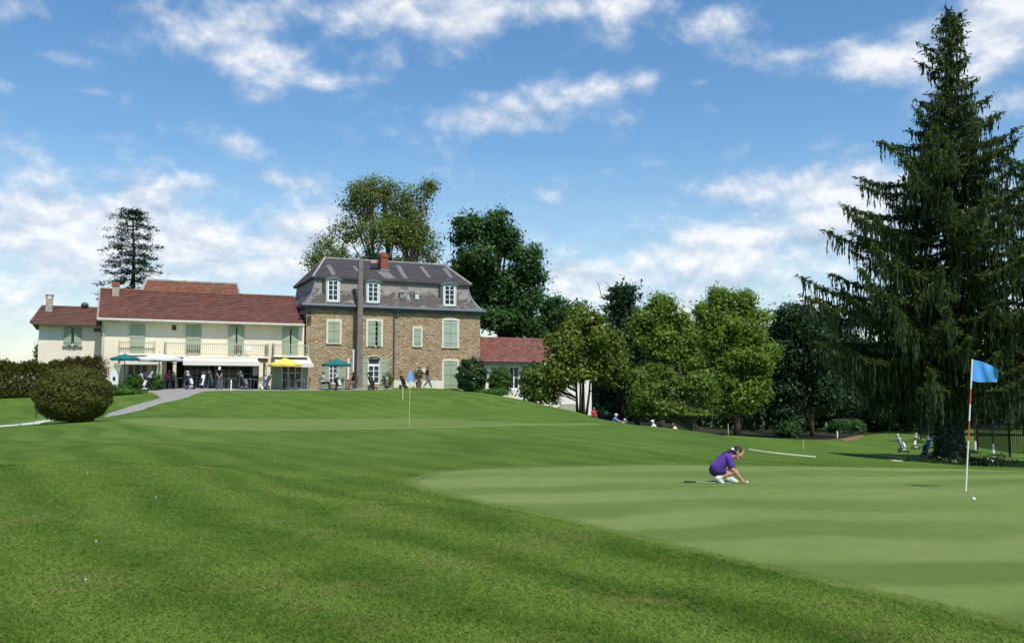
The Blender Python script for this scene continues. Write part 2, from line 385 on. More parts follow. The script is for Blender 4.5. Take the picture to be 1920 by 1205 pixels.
def board_mat(name, c):
    """painted vertical boards"""
    m, t, b = newmat(name); v = fac_co(t)
    x = t.n('ShaderNodeSeparateXYZ', {0: v}).outputs[0]
    fr = t.math('FRACT', t.math('MULTIPLY', x, 8.0)); line = t.rng(t.math('ABSOLUTE', t.math('SUBTRACT', fr, .5)), .40, .48)
    col = t.mix(t.rng(t.noise(v, 1.3, 5, .6), .4, .7, 0, .5), c, tuple(q * .8 for q in c))
    col = t.mix(t.math('MULTIPLY', line, .35), col, tuple(q * .45 for q in c))
    t.put(b.inputs['Base Color'], col); b.inputs['Roughness'].default_value = .6
    return m
def glass_mat(name='window_glass', c=(.02, .025, .03)):
    m, t, b = newmat(name); co = obj_co(t)
    t.put(b.inputs['Base Color'], t.mix(t.rng(t.noise(co, .8, 3), .4, .6), c, tuple(x * 2.2 for x in c)))
    b.inputs['Roughness'].default_value = .08; b.inputs['Specular IOR Level'].default_value = .25
    return m
M = dict(
 stone=stone_mat(), cream=render_mat('cream_render', (.82, .725, .55)), cream_wing=render_mat('pale_render', (.80, .725, .575)), white_wall=render_mat('white_render', (.84, .80, .72)),
 surround=plain('pale_stone_trim', (.70, .65, .53), .85, var=.1), plinth=render_mat('plinth_render', (.78, .72, .61), .5),
 slate=slate_mat('weathered_slate', (.37, .34, .30), (.088, .076, .070), (.455, .565), (8.15, .20)), slate_top=slate_mat('dark_slate', (.088, .080, .082), (.050, .044, .047), (.35, .6)),
 lichen=plain('lichened_slate', (.155, .145, .14), .9, var=.35, scale=5), ridge_cap=plain('ridge_stone', (.33, .31, .27), .9, var=.3, scale=3),
 tile=tile_mat('red_roof_tile', (.108, .044, .034), (.163, .066, .049), (.225, .108, .08), (.13, .085, .06), .45),
 tile_wing=tile_mat('brown_roof_tile', (.10, .055, .042), (.16, .075, .055), (.22, .12, .09), (.09, .07, .05), .6),
 tile_old=tile_mat('mossy_roof_tile', (.13, .052, .035), (.21, .080, .048), (.28, .15, .095), (.10, .085, .045), .85),
 tile_new=tile_mat('annex_roof_tile', (.15, .058, .044), (.21, .084, .062), (.30, .145, .11)),
 zinc=plain('zinc_gutter', (.24, .26, .29), .45, .3), zinc_dark=plain('dark_zinc', (.07, .075, .09), .5, .3), white_paint=plain('white_paint', (.82, .83, .82), .5, var=.04),
 pale_green=plain('pale_green_frame', (.52, .60, .52), .6), green=board_mat('sage_green_boards', (.335, .405, .275)), green2=board_mat('pale_blue_green_boards', (.37, .44, .36)), rail=plain('green_grey_rail', (.37, .385, .28), .6),
 glass=glass_mat(), dark=plain('dark_interior', (.02, .018, .016), .9), brick=plain('red_brick', (.26, .075, .053), .85, var=.35, scale=9), mortar=plain('grey_render', (.36, .31, .26), .9, var=.25, scale=4),
 pole=plain('weathered_concrete', (.19, .16, .135), .95, var=.25, scale=3, bump=.3), beam=plain('brown_beam', (.13, .075, .05), .8), terracotta=plain('terracotta', (.40, .16, .10), .85), awning=plain('cream_awning_cloth', (.70, .66, .60), .85, var=.06),
 teal=plain('teal_canvas', (.012, .135, .14), .8, var=.15), white_cloth=plain('white_canvas', (.66, .70, .70), .8, var=.06), yellow=plain('yellow_canvas', (.80, .56, .10), .8, var=.06),
 steel=plain('grey_steel', (.42, .43, .44), .35, .8), black=plain('black_plastic', (.018, .018, .02), .5), navy=plain('navy_cloth', (.012, .014, .032), .9), grey_cloth=plain('grey_cloth', (.15, .16, .18), .9), black_cloth=plain('black_cloth', (.014, .012, .016), .9),
 white_bag=plain('white_vinyl', (.72, .73, .74), .5), blue=plain('blue_vinyl', (.05, .12, .38), .5), red=plain('red_vinyl', (.45, .04, .035), .5), grey_bag=plain('grey_vinyl', (.22, .23, .25), .5),
 skin=plain('skin', (.50, .27, .18), .55, var=.06), skin_tan=plain('tanned_skin', (.40, .20, .125), .55, var=.06), hair=plain('dark_hair', (.014, .009, .007), .65, var=.4, scale=30), hair_grey=plain('grey_hair', (.25, .24, .23), .6),
 purple=plain('violet_cotton', (.10, .042, .29), .85, var=.12, scale=9, bump=.2), purple_dark=plain('dark_violet_cloth', (.030, .014, .105), .85, var=.12, scale=9), white_shoe=plain('white_shoe', (.66, .68, .66), .6, var=.1), white_shirt=plain('white_cotton', (.80, .82, .84), .9, var=.04), blue_shirt=plain('blue_cotton', (.14, .25, .50), .9), yellow_shirt=plain('yellow_cotton', (.82, .75, .36), .9), pink_shirt=plain('pale_red_cotton', (.50, .22, .18), .9), light_shirt=plain('light_blue_grey_cotton', (.42, .47, .52), .9), maroon_shirt=plain('dark_maroon_cotton', (.030, .012, .016), .9),
 flag=plain('sky_blue_flag', (.075, .30, .66), .75, var=.06), flag_pale=plain('pale_blue_flag', (.20, .44, .80), .75, var=.06), pole_white=plain('white_pole', (.80, .81, .76), .4, var=.03), pole_red=plain('red_pole', (.55, .075, .045), .4, var=.05),
 cap_white=plain('white_cap', (.78, .79, .80), .8, var=.03), bark=plain('grey_brown_bark', (.075, .058, .045), .95, var=.4, scale=5, bump=.6), bark_dark=plain('dark_bark', (.035, .028, .024), .95, var=.4, scale=5, bump=.6), bark_pale=plain('pale_bark', (.16, .13, .10), .95, var=.35, scale=3, bump=.4),
 porch=plain('porch_painted_shade', (.10, .095, .085), .9), eave=plain('grey_green_eave', (.50, .52, .44), .6),
 gravel=plain('pale_gravel', (.27, .255, .23), .95, var=.22, scale=8, bump=.5), paving=plain('grey_paving', (.27, .26, .245), .9, var=.14, scale=3), path=plain('pale_path', (.52, .49, .44), .95, var=.12, scale=3), lit_crest=plain('painted_lit_crest', (.36, .37, .25), .95, var=.2, scale=2), sand=plain('pale_sand', (.50, .44, .30), .95, var=.1), earth=plain('bare_earth', (.20, .12, .07), .95, var=.3, scale=1.5, bump=.4), pot=plain('brown_pot', (.20, .12, .085), .8), wood=plain('grey_wood', (.22, .18, .14), .85, var=.2),
)
# ------------------------------------------------------------------ the ground
def make_terrain():
    t = np.linspace(-1, 1, 420); a = 12.0; xs = a * np.sinh(t * math.asinh(190 / a)) + 4
    xs = np.concatenate([[-5000, -1800, -700, -330], xs, [330, 700, 1800, 5000]])
    ys = list(np.arange(-14, 26, .2)); st = .2
    while ys[-1] < 260: st = min(st * 1.022, 6); ys.append(ys[-1] + st)
    ys = np.concatenate([[-5000, -1500, -400, -120, -50, -25], ys, [340, 600, 1200, 2500, 6000]])
    X, Y = np.meshgrid(xs, ys); Z = HN(X, Y); nx, ny = len(xs), len(ys)
    V = np.stack([X.ravel(), Y.ravel(), Z], 1)
    i = np.arange(nx * ny).reshape(ny, nx)
    F = np.stack([i[:-1, :-1].ravel(), i[:-1, 1:].ravel(), i[1:, 1:].ravel(), i[1:, :-1].ravel()], 1)
    return V, F
def np_mesh(name, V, F, mat, parent=None, loc=(0, 0, 0), smooth=False):
    me = bpy.data.meshes.new(name); V = np.asarray(V, np.float32) - np.array(loc, np.float32); F = np.asarray(F, np.int32); k = F.shape[1]
    me.vertices.add(len(V)); me.vertices.foreach_set('co', V.ravel())
    me.loops.add(F.size); me.loops.foreach_set('vertex_index', F.ravel())
    me.polygons.add(len(F)); me.polygons.foreach_set('loop_start', np.arange(0, F.size, k, dtype=np.int32))
    try: me.polygons.foreach_set('loop_total', np.full(len(F), k, np.int32))
    except Exception: pass
    if smooth: me.polygons.foreach_set('use_smooth', np.ones(len(F), bool))
    me.materials.append(mat); me.update(calc_edges=True); me.validate()
    o = bpy.data.objects.new(name, me); COL.objects.link(o)
    if parent is not None: o.parent = parent
    else: o.location = loc
    return o
G_ROUGH = grass_mat('mown_rough_grass', (.060, .120, .012), (.106, .190, .023), (.164, .250, .042), ((.62, -.78), 1.4, .06, 3.0), 55, .035, .8)
G_GREEN = grass_mat('putting_green_grass', (.120, .182, .038), (.165, .236, .056), (.215, .280, .084), ((1.0, .18), 2.4, .17, 3.2), 110, .012, .7, warm=(.19, .20, .07), warm_amt=.35)
G_UPPER = grass_mat('upper_green_grass', (.122, .186, .040), (.150, .216, .052), (.185, .245, .066), None, 60, .006, .4)
G_COLLAR2 = grass_mat('upper_collar_grass', (.080, .145, .024), (.108, .180, .034), (.140, .205, .045), None, 60, .02, .6)
G_COLLAR = grass_mat('collar_grass', (.125, .185, .032), (.165, .220, .046), (.205, .245, .062), None, 80, .02, .6)
tag(np_mesh('grass_ground', *make_terrain(), G_ROUGH, smooth=True), kind='structure')
def resample(pts, n, closed=True):
    """smooth closed outline through the points (Catmull-Rom)"""
    P = np.array(pts, float); m = len(P); out = []
    seg = m if closed else m - 1
    per = max(2, n // seg)
    for i in range(seg):
        p0, p1, p2, p3 = [P[(i + d) % m] if closed else P[min(max(i + d, 0), m - 1)] for d in (-1, 0, 1, 2)]
        for u in np.arange(per) / per:
            out.append(.5 * ((2 * p1) + (-p0 + p2) * u + (2 * p0 - 5 * p1 + 4 * p2 - p3) * u * u + (-p0 + 3 * p1 - 3 * p2 + p3) * u ** 3))
    if not closed: out.append(P[-1])
    return np.array(out)
def blob_sheet(name, outline, mat, dz, rings=40, n=220, scale=1.0, center=None):
    o = resample(outline, n * 3); c0 = np.array(center) if center is not None else o.mean(0); dv = o - c0; wob = np.convolve(np.tile(RNG.normal(size=len(o)), 3), np.ones(5) / 5, 'same')[len(o):2 * len(o)]; o = c0 + dv * (1 + .012 * wob / np.linalg.norm(dv, axis=1) * 3)[:, None]; o = o[np.argsort(np.arctan2(*(o - c0).T[::-1]))]; c = np.array(center) if center is not None else o.mean(0); n = len(o); V = [c]; 
    for r in range(1, rings + 1): V += list(c + (o - c) * (r / rings) * scale)
    V += list(c + (o - c) * scale * (1 + .02 / np.linalg.norm(o - c, axis=1))[:, None]); V = np.array(V); Z = HN(V[:, 0], V[:, 1]) + dz; Z[-n:] -= dz + .05; V = np.column_stack([V, Z])
    F = []
    for j in range(n): F.append((0, 1 + j, 1 + (j + 1) % n, 1 + (j + 1) % n))
    tri = [(0, 1 + j, 1 + (j + 1) % n) for j in range(n)]
    for r in range(rings):
        a = 1 + r * n; b = a + n
        for j in range(n): k = (j + 1) % n; tri += [(a + j, b + j, b + k), (a + j, b + k, a + k)]
    T_ = np.array(tri); cr = np.cross(V[T_[:, 1]] - V[T_[:, 0]], V[T_[:, 2]] - V[T_[:, 0]])
    if cr[:, 2].mean() < 0: T_ = T_[:, ::-1]
    return np_mesh(name, V, T_, mat, smooth=True)
def ribbon(name, L, Rr, mat, dz, n=120, across=10, jit=.05):
    L = resample(L, n, False); Rr = resample(Rr, n, False); n = min(len(L), len(Rr)); V = []; L = L[:n] + RNG.normal(size=(n, 2)) * jit; Rr = Rr[:n] + RNG.normal(size=(n, 2)) * jit
    for i in range(n):
        for j in range(across + 1): V.append(L[i] + (Rr[i] - L[i]) * j / across)
    V = np.array(V); k = across + 1; q_ = np.arange(len(V)) % k; V = np.column_stack([V, HN(V[:, 0], V[:, 1]) + np.where((q_ == 0) | (q_ == k - 1), -.03, dz)])
    F = np.array([(i * k + j, i * k + j + 1, (i + 1) * k + j + 1, (i + 1) * k + j) for i in range(n - 1) for j in range(across)])
    c = np.cross(V[F[:, 1]] - V[F[:, 0]], V[F[:, 3]] - V[F[:, 0]])
    if c[:, 2].mean() < 0: F = F[:, ::-1]
    return np_mesh(name, V, F, mat, smooth=True)
def gxy(*pp): return [tuple(ground(a, b).xy) for a, b in pp]
GREEN = gxy((777, 905), (800, 893), (850, 883), (960, 876), (1120, 873), (1300, 872), (1480, 874.5), (1640, 877), (1800, 880), (1930, 884)) + \
        [(15, 20), (18, 13), (13, 8.5), (8, 6.2), (5.0, 5.75), (4.1, 5.9)] + gxy((1900, 1172), (1740, 1132), (1560, 1090), (1380, 1048), (1200, 1008), (1050, 972), (920, 944), (820, 921))
tag(blob_sheet('putting_green', GREEN, G_GREEN, .012, center=(6.0, 12.5)), kind='structure')
tag(blob_sheet('green_collar', GREEN, G_COLLAR, .006, scale=1.03, center=(6.0, 12.5)), kind='structure')
UPPER = gxy((232, 791), (300, 800), (420, 806), (560, 807), (700, 805), (850, 801.5), (980, 798), (1100, 796.6)) + [tuple(at(a, 735, y).xy) for a, y in [(1120, 38.5), (1000, 39.5), (800, 41.5), (600, 41), (420, 40), (290, 38.5), (232, 36)]]
tag(blob_sheet('upper_green', UPPER, G_UPPER, .024), kind='structure')
tag(blob_sheet('green_collar', UPPER, G_COLLAR2, .012, scale=1.035), kind='structure')
LITTER_SHADE = grass_mat('litter_with_painted_shade', (.018, .016, .010), (.035, .034, .014), (.060, .075, .020), None, 30, .03, .6, warm=(.10, .065, .035), warm_amt=.6)  # bare soil and litter, with canopy shade painted into the dark tones
tag(blob_sheet('soil_with_painted_shade', [tuple(on(a, b_).xy) for a, b_ in ((1120, 64), (1220, 70), (1320, 69), (1400, 80), (1500, 80), (1610, 104), (1640, 126), (1400, 128), (1200, 126), (1100, 100))], LITTER_SHADE, .06), kind='structure')

# ------------------------------------------------------------------ buildings
class Fac:
    def __init__(s, o, u, n): s.o = Vector(o); s.u = u; s.n = n
    def P(s, u, w, z): p = s.o + s.u * u + s.n * w; return Vector((p.x, p.y, z))
    def pix(s, px, py, w=0.0):
        r = ray(px, py); t = ((s.o - CAMP).dot(s.n) + w) / r.dot(s.n); p = CAMP + r * t
        return (p - s.o).dot(s.u), p.z
    def rect(s, x0, y0, x1, y1, w=0.0):
        u0, za = s.pix(x0, (y0 + y1) / 2, w); u1, _ = s.pix(x1, (y0 + y1) / 2, w); um = (x0 + x1) / 2
        return u0, s.pix(um, y1, w)[1], u1, s.pix(um, y0, w)[1]
    def xy(s, px, w): u, _ = s.pix(px, HORIZ, w); return s.P(u, w, 0)
    def box(s, mb, u0, u1, w0, w1, z0, z1):
        mb.box(s.P(u0, w0, z0), s.u * (u1 - u0), s.n * (w1 - w0), Vector((0, 0, z1 - z0)))
ST = Fac(at(572, 733, 70), UAX, NAX)
def wall_holes(mb, F, u0, u1, z0, z1, w, holes, deep=.22):
    us = sorted({u0, u1} | {h[0] for h in holes} | {h[2] for h in holes}); zs = sorted({z0, z1} | {h[1] for h in holes} | {h[3] for h in holes})
    for a, b in zip(us, us[1:]):
        for c, d in zip(zs, zs[1:]):
            m, q = (a + b) / 2, (c + d) / 2
            if any(h[0] < m < h[2] and h[1] < q < h[3] for h in holes): continue
            mb.face([F.P(a, w, c), F.P(b, w, c), F.P(b, w, d), F.P(a, w, d)])
    for (a, c, b, d) in holes:
        e = w - deep
        mb.face([F.P(a, w, c), F.P(a, w, d), F.P(a, e, d), F.P(a, e, c)]); mb.face([F.P(b, w, d), F.P(b, w, c), F.P(b, e, c), F.P(b, e, d)])
        mb.face([F.P(a, w, d), F.P(b, w, d), F.P(b, e, d), F.P(a, e, d)]); mb.face([F.P(b, w, c), F.P(a, w, c), F.P(a, e, c), F.P(b, e, c)])
def tile_roof(mb, a0, a1, b0, b1, rows, lip=.035):
    a0, a1, b0, b1 = map(Vector, (a0, a1, b0, b1)); nrm = (a1 - a0).cross(b0 - a0).normalized()
    if nrm.z < 0: nrm = -nrm
    for i in range(rows):
        t0, t1 = i / rows, (i + 1) / rows
        p, q, r, s_ = a0.lerp(b0, t0), a1.lerp(b1, t0), a1.lerp(b1, t1), a0.lerp(b0, t1)
        mb.face([p + nrm * lip, q + nrm * lip, r + nrm * .004, s_ + nrm * .004]); mb.face([p, q, q + nrm * lip, p + nrm * lip])
        mb.face([p, p + nrm * lip, s_]); mb.face([q, r, q + nrm * lip])
def arch_poly(F, u0, z0, u1, z1, w, rise, n=8):
    pts = [F.P(u0, w, z0), F.P(u1, w, z0)]
    for i in range(n + 1):
        t = i / n; pts.append(F.P(u1 + (u0 - u1) * t, w, z1 - rise + rise * 4 * t * (1 - t)))
    return pts
def shutter(F, parent, u0, z0, u1, z1, w, mat, rise=0.0, zbars=False, label=None, swing=0.0, hinge=-1):
    """one board leaf; swing opens it outward about its hinge edge"""
    mb = MB(); uax, nax = F.u, F.n
    base = F.P(u0 if hinge < 0 else u1, w, z0); dirv = (uax if hinge < 0 else -uax)
    d = (dirv * math.cos(swing) + nax * math.sin(swing)); nn = (nax * math.cos(swing) - dirv * math.sin(swing)); L = u1 - u0; h = z1 - z0
    poly = [base, base + d * L]
    if rise: poly += [base + d * (L * (1 - t)) + Vector((0, 0, h - rise * (t if True else 0) ** 2)) for t in ((0, .35, .7, 1.0) if hinge < 0 else (0, .35, .7, 1.0))]
    else: poly += [base + d * L + Vector((0, 0, h)), base + Vector((0, 0, h))]
    mb.prism(poly, nn * .045)
    for zz in (.12, .52, .88):
        mb.box(base + nn * .047 + Vector((0, 0, h * zz)), d * L, nn * .02, Vector((0, 0, .07)))
    if zbars:
        a = base + nn * .047 + Vector((0, 0, h * .56)); e = d * L + Vector((0, 0, h * .30)); mb.box(a, e, nn * .018, Vector((0, 0, .07)))
    o = mb.build('shutter', mat, parent, label=label); return o
def glazed(F, parent, u0, z0, u1, z1, w, cols, rows, name='window', bar=.035, frame=.07, mat=None, panel=0.0):
    """window or glass door: frame object with a pane child"""
    mb = MB(); mat = mat or M['white_paint']
    F.box(mb, u0, u0 + frame, w - .06, w, z0, z1); F.box(mb, u1 - frame, u1, w - .06, w, z0, z1)
    F.box(mb, u0 + frame, u1 - frame, w - .06, w, z1 - frame, z1); F.box(mb, u0 + frame, u1 - frame, w - .06, w, z0, z0 + frame + panel)
    zz0 = z0 + frame + panel
    for i in range(1, cols):
        c = u0 + (u1 - u0) * i / cols; b = bar * (1.7 if cols == 2 or i == cols // 2 else 1); F.box(mb, c - b / 2, c + b / 2, w - .055, w - .004, zz0, z1 - frame)
    for i in range(1, rows):
        c = zz0 + (z1 - zz0) * i / rows; F.box(mb, u0 + frame, u1 - frame, w - .05, w - .008, c - bar / 2, c + bar / 2)
    o = mb.build(name, mat, parent)
    g = MB(); F.box(g, u0 + .01, u1 - .01, w - .045, w - .035, z0 + .01, z1 - .01); g.build('pane', M['glass'], o); return o
def closed_box(mb, F, u0, u1, w, D, z0, z1):
    """sides and back of a building body"""
    mb.face([F.P(u0, w - D, z0), F.P(u0, w, z0), F.P(u0, w, z1), F.P(u0, w - D, z1)]); mb.face([F.P(u1, w, z0), F.P(u1, w - D, z0), F.P(u1, w - D, z1), F.P(u1, w, z1)])
    mb.face([F.P(u1, w - D, z0), F.P(u0, w - D, z0), F.P(u0, w - D, z1), F.P(u1, w - D, z1)])

# ---- stone house
def stone_house():
    F = ST; D = 9.2; U0 = 0.0; U1 = F.pix(900, 650)[0]; ZB = .8; ZC = 8.2
    root = thing('stone_house', 'rubble stone house with grey slate mansard roof and three white dormers', 'house', F.P(U1 / 2, -D / 2, 1.5))
    holes = []
    doors = [F.rect(617, 682, 633, 717), F.rect(690, 671, 713, 717)]
    for r in doors: holes.append((r[0], r[1] - .1, r[2], r[3]))
    hb = F.rect(690, 603, 714, 649); holes.append(hb)
    mb = MB(); wall_holes(mb, F, U0, U1, ZB, ZC, 0, holes); closed_box(mb, F, U0, U1, 0, D, ZB, ZC); mb.face([F.P(U0, 0, ZC), F.P(U1, 0, ZC), F.P(U1, -D, ZC), F.P(U0, -D, ZC)])
    mb.build('wall', M['stone'], root)
    q = MB(); F.box(q, F.pix(738, 725)[0], F.pix(832, 725)[0], .005, .06, ZB, F.pix(785, 713)[1]); q.build('plinth', M['plinth'], root)
    # cornice and gutter
    c = MB()
    def ring(o0, o1, z0, z1, m=c):
        F.box(m, U0 - o1, U1 + o1, o0, o1, z0, z1); F.box(m, U0 - o1, U1 + o1, -D - o1, -D - o0, z0, z1); F.box(m, U0 - o1, U0 - o0, -D - o0, o0, z0, z1); F.box(m, U1 + o0, U1 + o1, -D - o0, o0, z0, z1)
    ring(0.003, .33, ZC, ZC + .10); ring(.003, .26, ZC - .13, ZC); c.build('cornice', M['zinc_dark'], root)
    g = MB(); ring(.26, .40, ZC + .103, ZC + .28, g); g.build('gutter', M['zinc'], root)
    # mansard
    ZM0 = ZC + .15; ZM1 = F.pix(583, 518, -.75)[1]; prof = [(-.78 + 1.02 * (1 - t) ** 2.3, ZM0 + (ZM1 - ZM0) * t) for t in np.linspace(0, 1, 13)]
    m = MB()
    def cor(o, z): return [F.P(U0 - o, o, z), F.P(U1 + o, o, z), F.P(U1 + o, -D - o, z), F.P(U0 - o, -D - o, z)]
    for (o0, z0), (o1, z1) in zip(prof, prof[1:]):
        A, B = cor(o0, z0), cor(o1, z1)
        for i in range(4): j = (i + 1) % 4; m.face([A[i], A[j], B[j], B[i]])
    m.build('mansard_slope', M['slate'], root, smooth=False)
    for sx_ in (0, 1):
        hp = MB(); hp.tube([cor(o, z)[sx_] + Vector((0, 0, .01)) for o, z in prof], .06, 6); hp.build('hip_strip', M['zinc'], root)
    ov = -.78 + .22; ZR = F.pix(700, 489, -D / 2)[1]; m = MB(); A = cor(ov, ZM1 - .02)
    ru0 = F.pix(609, 485, -D / 2)[0]; ru1 = F.pix(833, 497, -D / 2)[0]; r0, r1 = F.P(ru0, -D / 2, ZR), F.P(ru1, -D / 2, ZR)
    m.face([A[0], A[1], r1, r0]); m.face([A[2], A[3], r0, r1]); m.face([A[1], A[2], r1]); m.face([A[3], A[0], r0])
    A2 = cor(ov, ZM1 - .14); 
    for i in range(4): j = (i + 1) % 4; m.face([A2[i], A2[j], A[j], A[i]])
    m.face(A2[::-1]); top = m.build('upper_roof', M['slate_top'], root)
    cp = MB(); 
    for a, b in ((r0, r1), (A[0], r0), (A[1], r1), (A[3], r0), (A[2], r1)): cp.tube([a, a.lerp(b, .5), b], .085, 6)
    cp.tube([r1, r1 + Vector((0, 0, .55))], [.05, .01], 6); cp.tube([r0, r0 + Vector((0, 0, .35))], [.05, .01], 6)
    cp.build('ridge_cap', M['ridge_cap'], top)
    # lichen run-off streaks lying on the upper slope
    nrm = (A[1] - A[0]).cross(r0 - A[0]).normalized()
    def slope(px, py, off=.012):
        r = ray(px, py); t = (A[0] - CAMP).dot(nrm) / r.dot(nrm); return CAMP + r * t + nrm * off
    for (xa, ya, xb, yb, wd) in ((611, 497, 622, 515, 9), (660, 499, 670, 510, 6), (741, 497, 757, 522, 9), (786, 500, 802, 520, 7), (829, 503, 843, 520, 8), (705, 508, 722, 522, 22)):
        lk = MB(); lk.face([slope(xb, yb), slope(xb + wd * .9, yb + .5), slope(xa + wd, ya), slope(xa, ya)]); lk.build('lichen_streak', M['lichen'], top)
    sk = MB(); b0 = slope(694, 505, .02); sk.box(b0, UAX * .75, (slope(694, 497) - slope(694, 505)) * 1.0, nrm * .10); sk.build('skylight', M['glass'], top)
    sh = MB(); b0 = slope(695, 496, .02); sh.box(b0, UAX * .5, (slope(694, 492) - slope(694, 496)), nrm * .14); sh.build('roof_cowl', M['terracotta'], top)
    # chimney
    ch = MB(); c0 = slope(714, 508); zt = F.pix(722, 483, -2.6)[1]; u0 = (c0 - F.o).dot(UAX); wv = (c0 - F.o).dot(NAX)
    F.box(ch, u0, u0 + .62, wv - .9, wv + .05, c0.z - .4, zt); F.box(ch, u0 - .05, u0 + .67, wv - .95, wv + .10, zt + .002, zt + .16); F.box(ch, u0 + .03, u0 + .59, wv - .85, wv + .02, zt + .162, zt + .36)
    ch.build('chimney', M['brick'], root)
    fl = MB(); F.box(fl, u0 - .1, u0 + .74, wv + .06, wv + .16, c0.z - .02, c0.z + .14); fl.build('flashing', M['zinc'], root)
    # dormers
    for (x0, y0, x1, y1) in ((612, 521, 638, 566), (687, 526, 713, 568), (831, 531, 856, 574)):
        a, z0, b, z1 = F.rect(x0, y0, x1, y1, .05); mid = (a + b) / 2
        d = MB(); wf = .03; F.box(d, a, a + .13, -1.5, wf, z0, z1 - .2); F.box(d, b - .13, b, -1.5, wf, z0, z1 - .2); F.box(d, a + .13, b - .13, -1.5, wf, z0 - .01, z0 + .09)
        top_poly = [F.P(a, wf, z1 - .2), F.P(a + .13, wf, z1 - .2)] + [F.P(a + .13 + (b - a - .26) * t, wf, z1 - .2 + .10 * 4 * t * (1 - t)) for t in np.linspace(.1, .9, 7)] + [F.P(b - .13, wf, z1 - .2), F.P(b, wf, z1 - .2)] + [F.P(b + (a - b) * t, wf, z1 - .18 + .18 * 4 * t * (1 - t)) for t in np.linspace(0, 1, 9)]
        d.prism(top_poly, -NAX * 1.4)
        dm = d.build('dormer', M['pale_green'], root)
        k = MB(); k.prism([F.P(a - .16 + (b - a + .32) * t, wf + .10, z1 - .21 + .22 * 4 * t * (1 - t)) for t in np.linspace(0, 1, 9)] + [F.P(a - .16 + (b - a + .32) * t, wf + .10, z1 - .14 + .22 * 4 * t * (1 - t)) for t in np.linspace(1, 0, 9)], -NAX * 1.6)
        k.build('dormer_roof', M['zinc'], dm)
        glazed(F, dm, a + .135, z0 + .1, b - .135, z1 - .17, -.01, 2, 4, 'dormer_window', .04, .08)
    for (x0, y0, x1, y1), mm in (((749, 549, 757, 560), M['zinc']), ((778, 549, 785, 561), M['pale_green'])):
        a, z0, b, z1 = F.rect(x0, y0, x1, y1, -.4); v = MB(); F.box(v, a, b, -.8, -.32, z0, z1); F.box(v, a - .05, b + .05, -.8, -.25, z1 + .002, z1 + .06); vo = v.build('roof_vent', mm, root)
        v = MB(); F.box(v, a - .04, b + .04, -.5, -.02, z0 - 1.0, z0 - .15)
    # trims, closed and open shutters
    def surround(r, t=.16, rise=0.0, sill=True):
        u0, z0, u1, z1 = r; s = MB(); F.box(s, u0 - t, u0, .004, .05, z0 - .05, z1); F.box(s, u1, u1 + t, .004, .05, z0 - .05, z1)
        n = 8; lo = [F.P(u0 - t + (u1 - u0 + 2 * t) * i / n, .004, z1 + .002 + rise * (4 * (i / n) * (1 - i / n)) - 0.0) for i in range(n + 1)]
        hi = [F.P(u1 + t - (u1 - u0 + 2 * t) * i / n, .004, z1 + t * 1.15 + rise * (4 * (i / n) * (1 - i / n))) for i in range(n + 1)]
        s.prism(lo + hi, NAX * .05)
        if sill: F.box(s, u0 - t, u1 + t, .004, .10, z0 - .15, z0 - .052)
        s.build('window_surround', M['surround'], root)
    def pair(r, w, mat, rise=0.0, split=.5):
        u0, z0, u1, z1 = r; m_ = u0 + (u1 - u0) * split
        shutter(F, root, u0, z0, m_ - .01, z1, w, mat, rise, hinge=-1); shutter(F, root, m_ + .01, z0, u1, z1, w, mat, rise, hinge=1)
    ra = F.rect(615, 602, 637, 641); surround(ra, .14); pair(ra, .02, M['green'])
    rb = hb; surround(rb, .17, .05, False); glazed(F, root, rb[0], rb[1], rb[2], rb[3], -.12, 2, 5)
    shutter(F, root, rb[0], rb[1], rb[0] + .57 * (rb[2] - rb[0]) - .02, rb[3], .02, M['green'], hinge=-1, swing=R(8)); shutter(F, root, rb[0] + .7 * (rb[2] - rb[0]), rb[1], rb[2], rb[3], .02, M['green'], hinge=1, swing=R(16))
    rc = F.rect(776, 615, 789, 647); surround(rc, .13); shutter(F, root, *rc, .02, M['green'])
    rd = F.rect(832, 602, 857, 649); surround(rd, .16, .08); pair(rd, .02, M['green2'])
    rg = F.rect(832, 678, 857, 728); surround(rg, .16, .06, False); pair(rg, .02, M['green'])
    e, f_ = doors
    glazed(F, root, e[0], e[1] - .1, e[2], e[3], -.12, 2, 4, 'glass_door', .04, .09); glazed(F, root, f_[0], f_[1] - .1, f_[2], f_[3] - .55, -.12, 2, 3, 'glass_door', .045, .10)
    glazed(F, root, f_[0], f_[3] - .54, f_[2], f_[3], -.12, 1, 1, 'transom_window', .045, .08)
    surround(f_, .05, .16, False)
    surround(e, .05, .10, False)
    for (x0, x1, hg) in ((603.5, 616.5, 1), (634, 648, -1), (679, 689.5, 1), (714, 726.5, -1)):
        r = F.rect(x0, 684 if x0 < 660 else 673, x1, 729); shutter(F, root, *r, .02, M['green'], zbars=True, hinge=hg)
    for px, y0, y1, mm in ((662.5, 580, 655, 'zinc_dark'), (738, 583, 712, 'zinc_dark'), (653, 672, 712, 'white_paint'), (662.5, 655, 712, 'white_paint')):
        u, _ = F.pix(px, 650); za, zb = F.pix(px, y0)[1], F.pix(px, y1)[1]; p = MB(); p.tube([F.P(u, .10, za), F.P(u, .10, zb)], .055 if mm != 'white_paint' else .085, 8)
        if y0 < 600: p.tube([F.P(u + .35, .40, za + .1), F.P(u + .15, .22, za - .12), F.P(u, .10, za - .25)], .055, 8)
        p.build('downpipe', M[mm], root)
    for px, py in ((566, 586), (582, 586)):
        a, z = F.pix(px, py, .35); l = MB(); F.box(l, a - .16, a + .16, .25, .5, z - .15, z + .15); F.box(l, a - .03, a + .03, .004, .25, z + .0, z + .06); l.build('floodlight', M['black'], root)
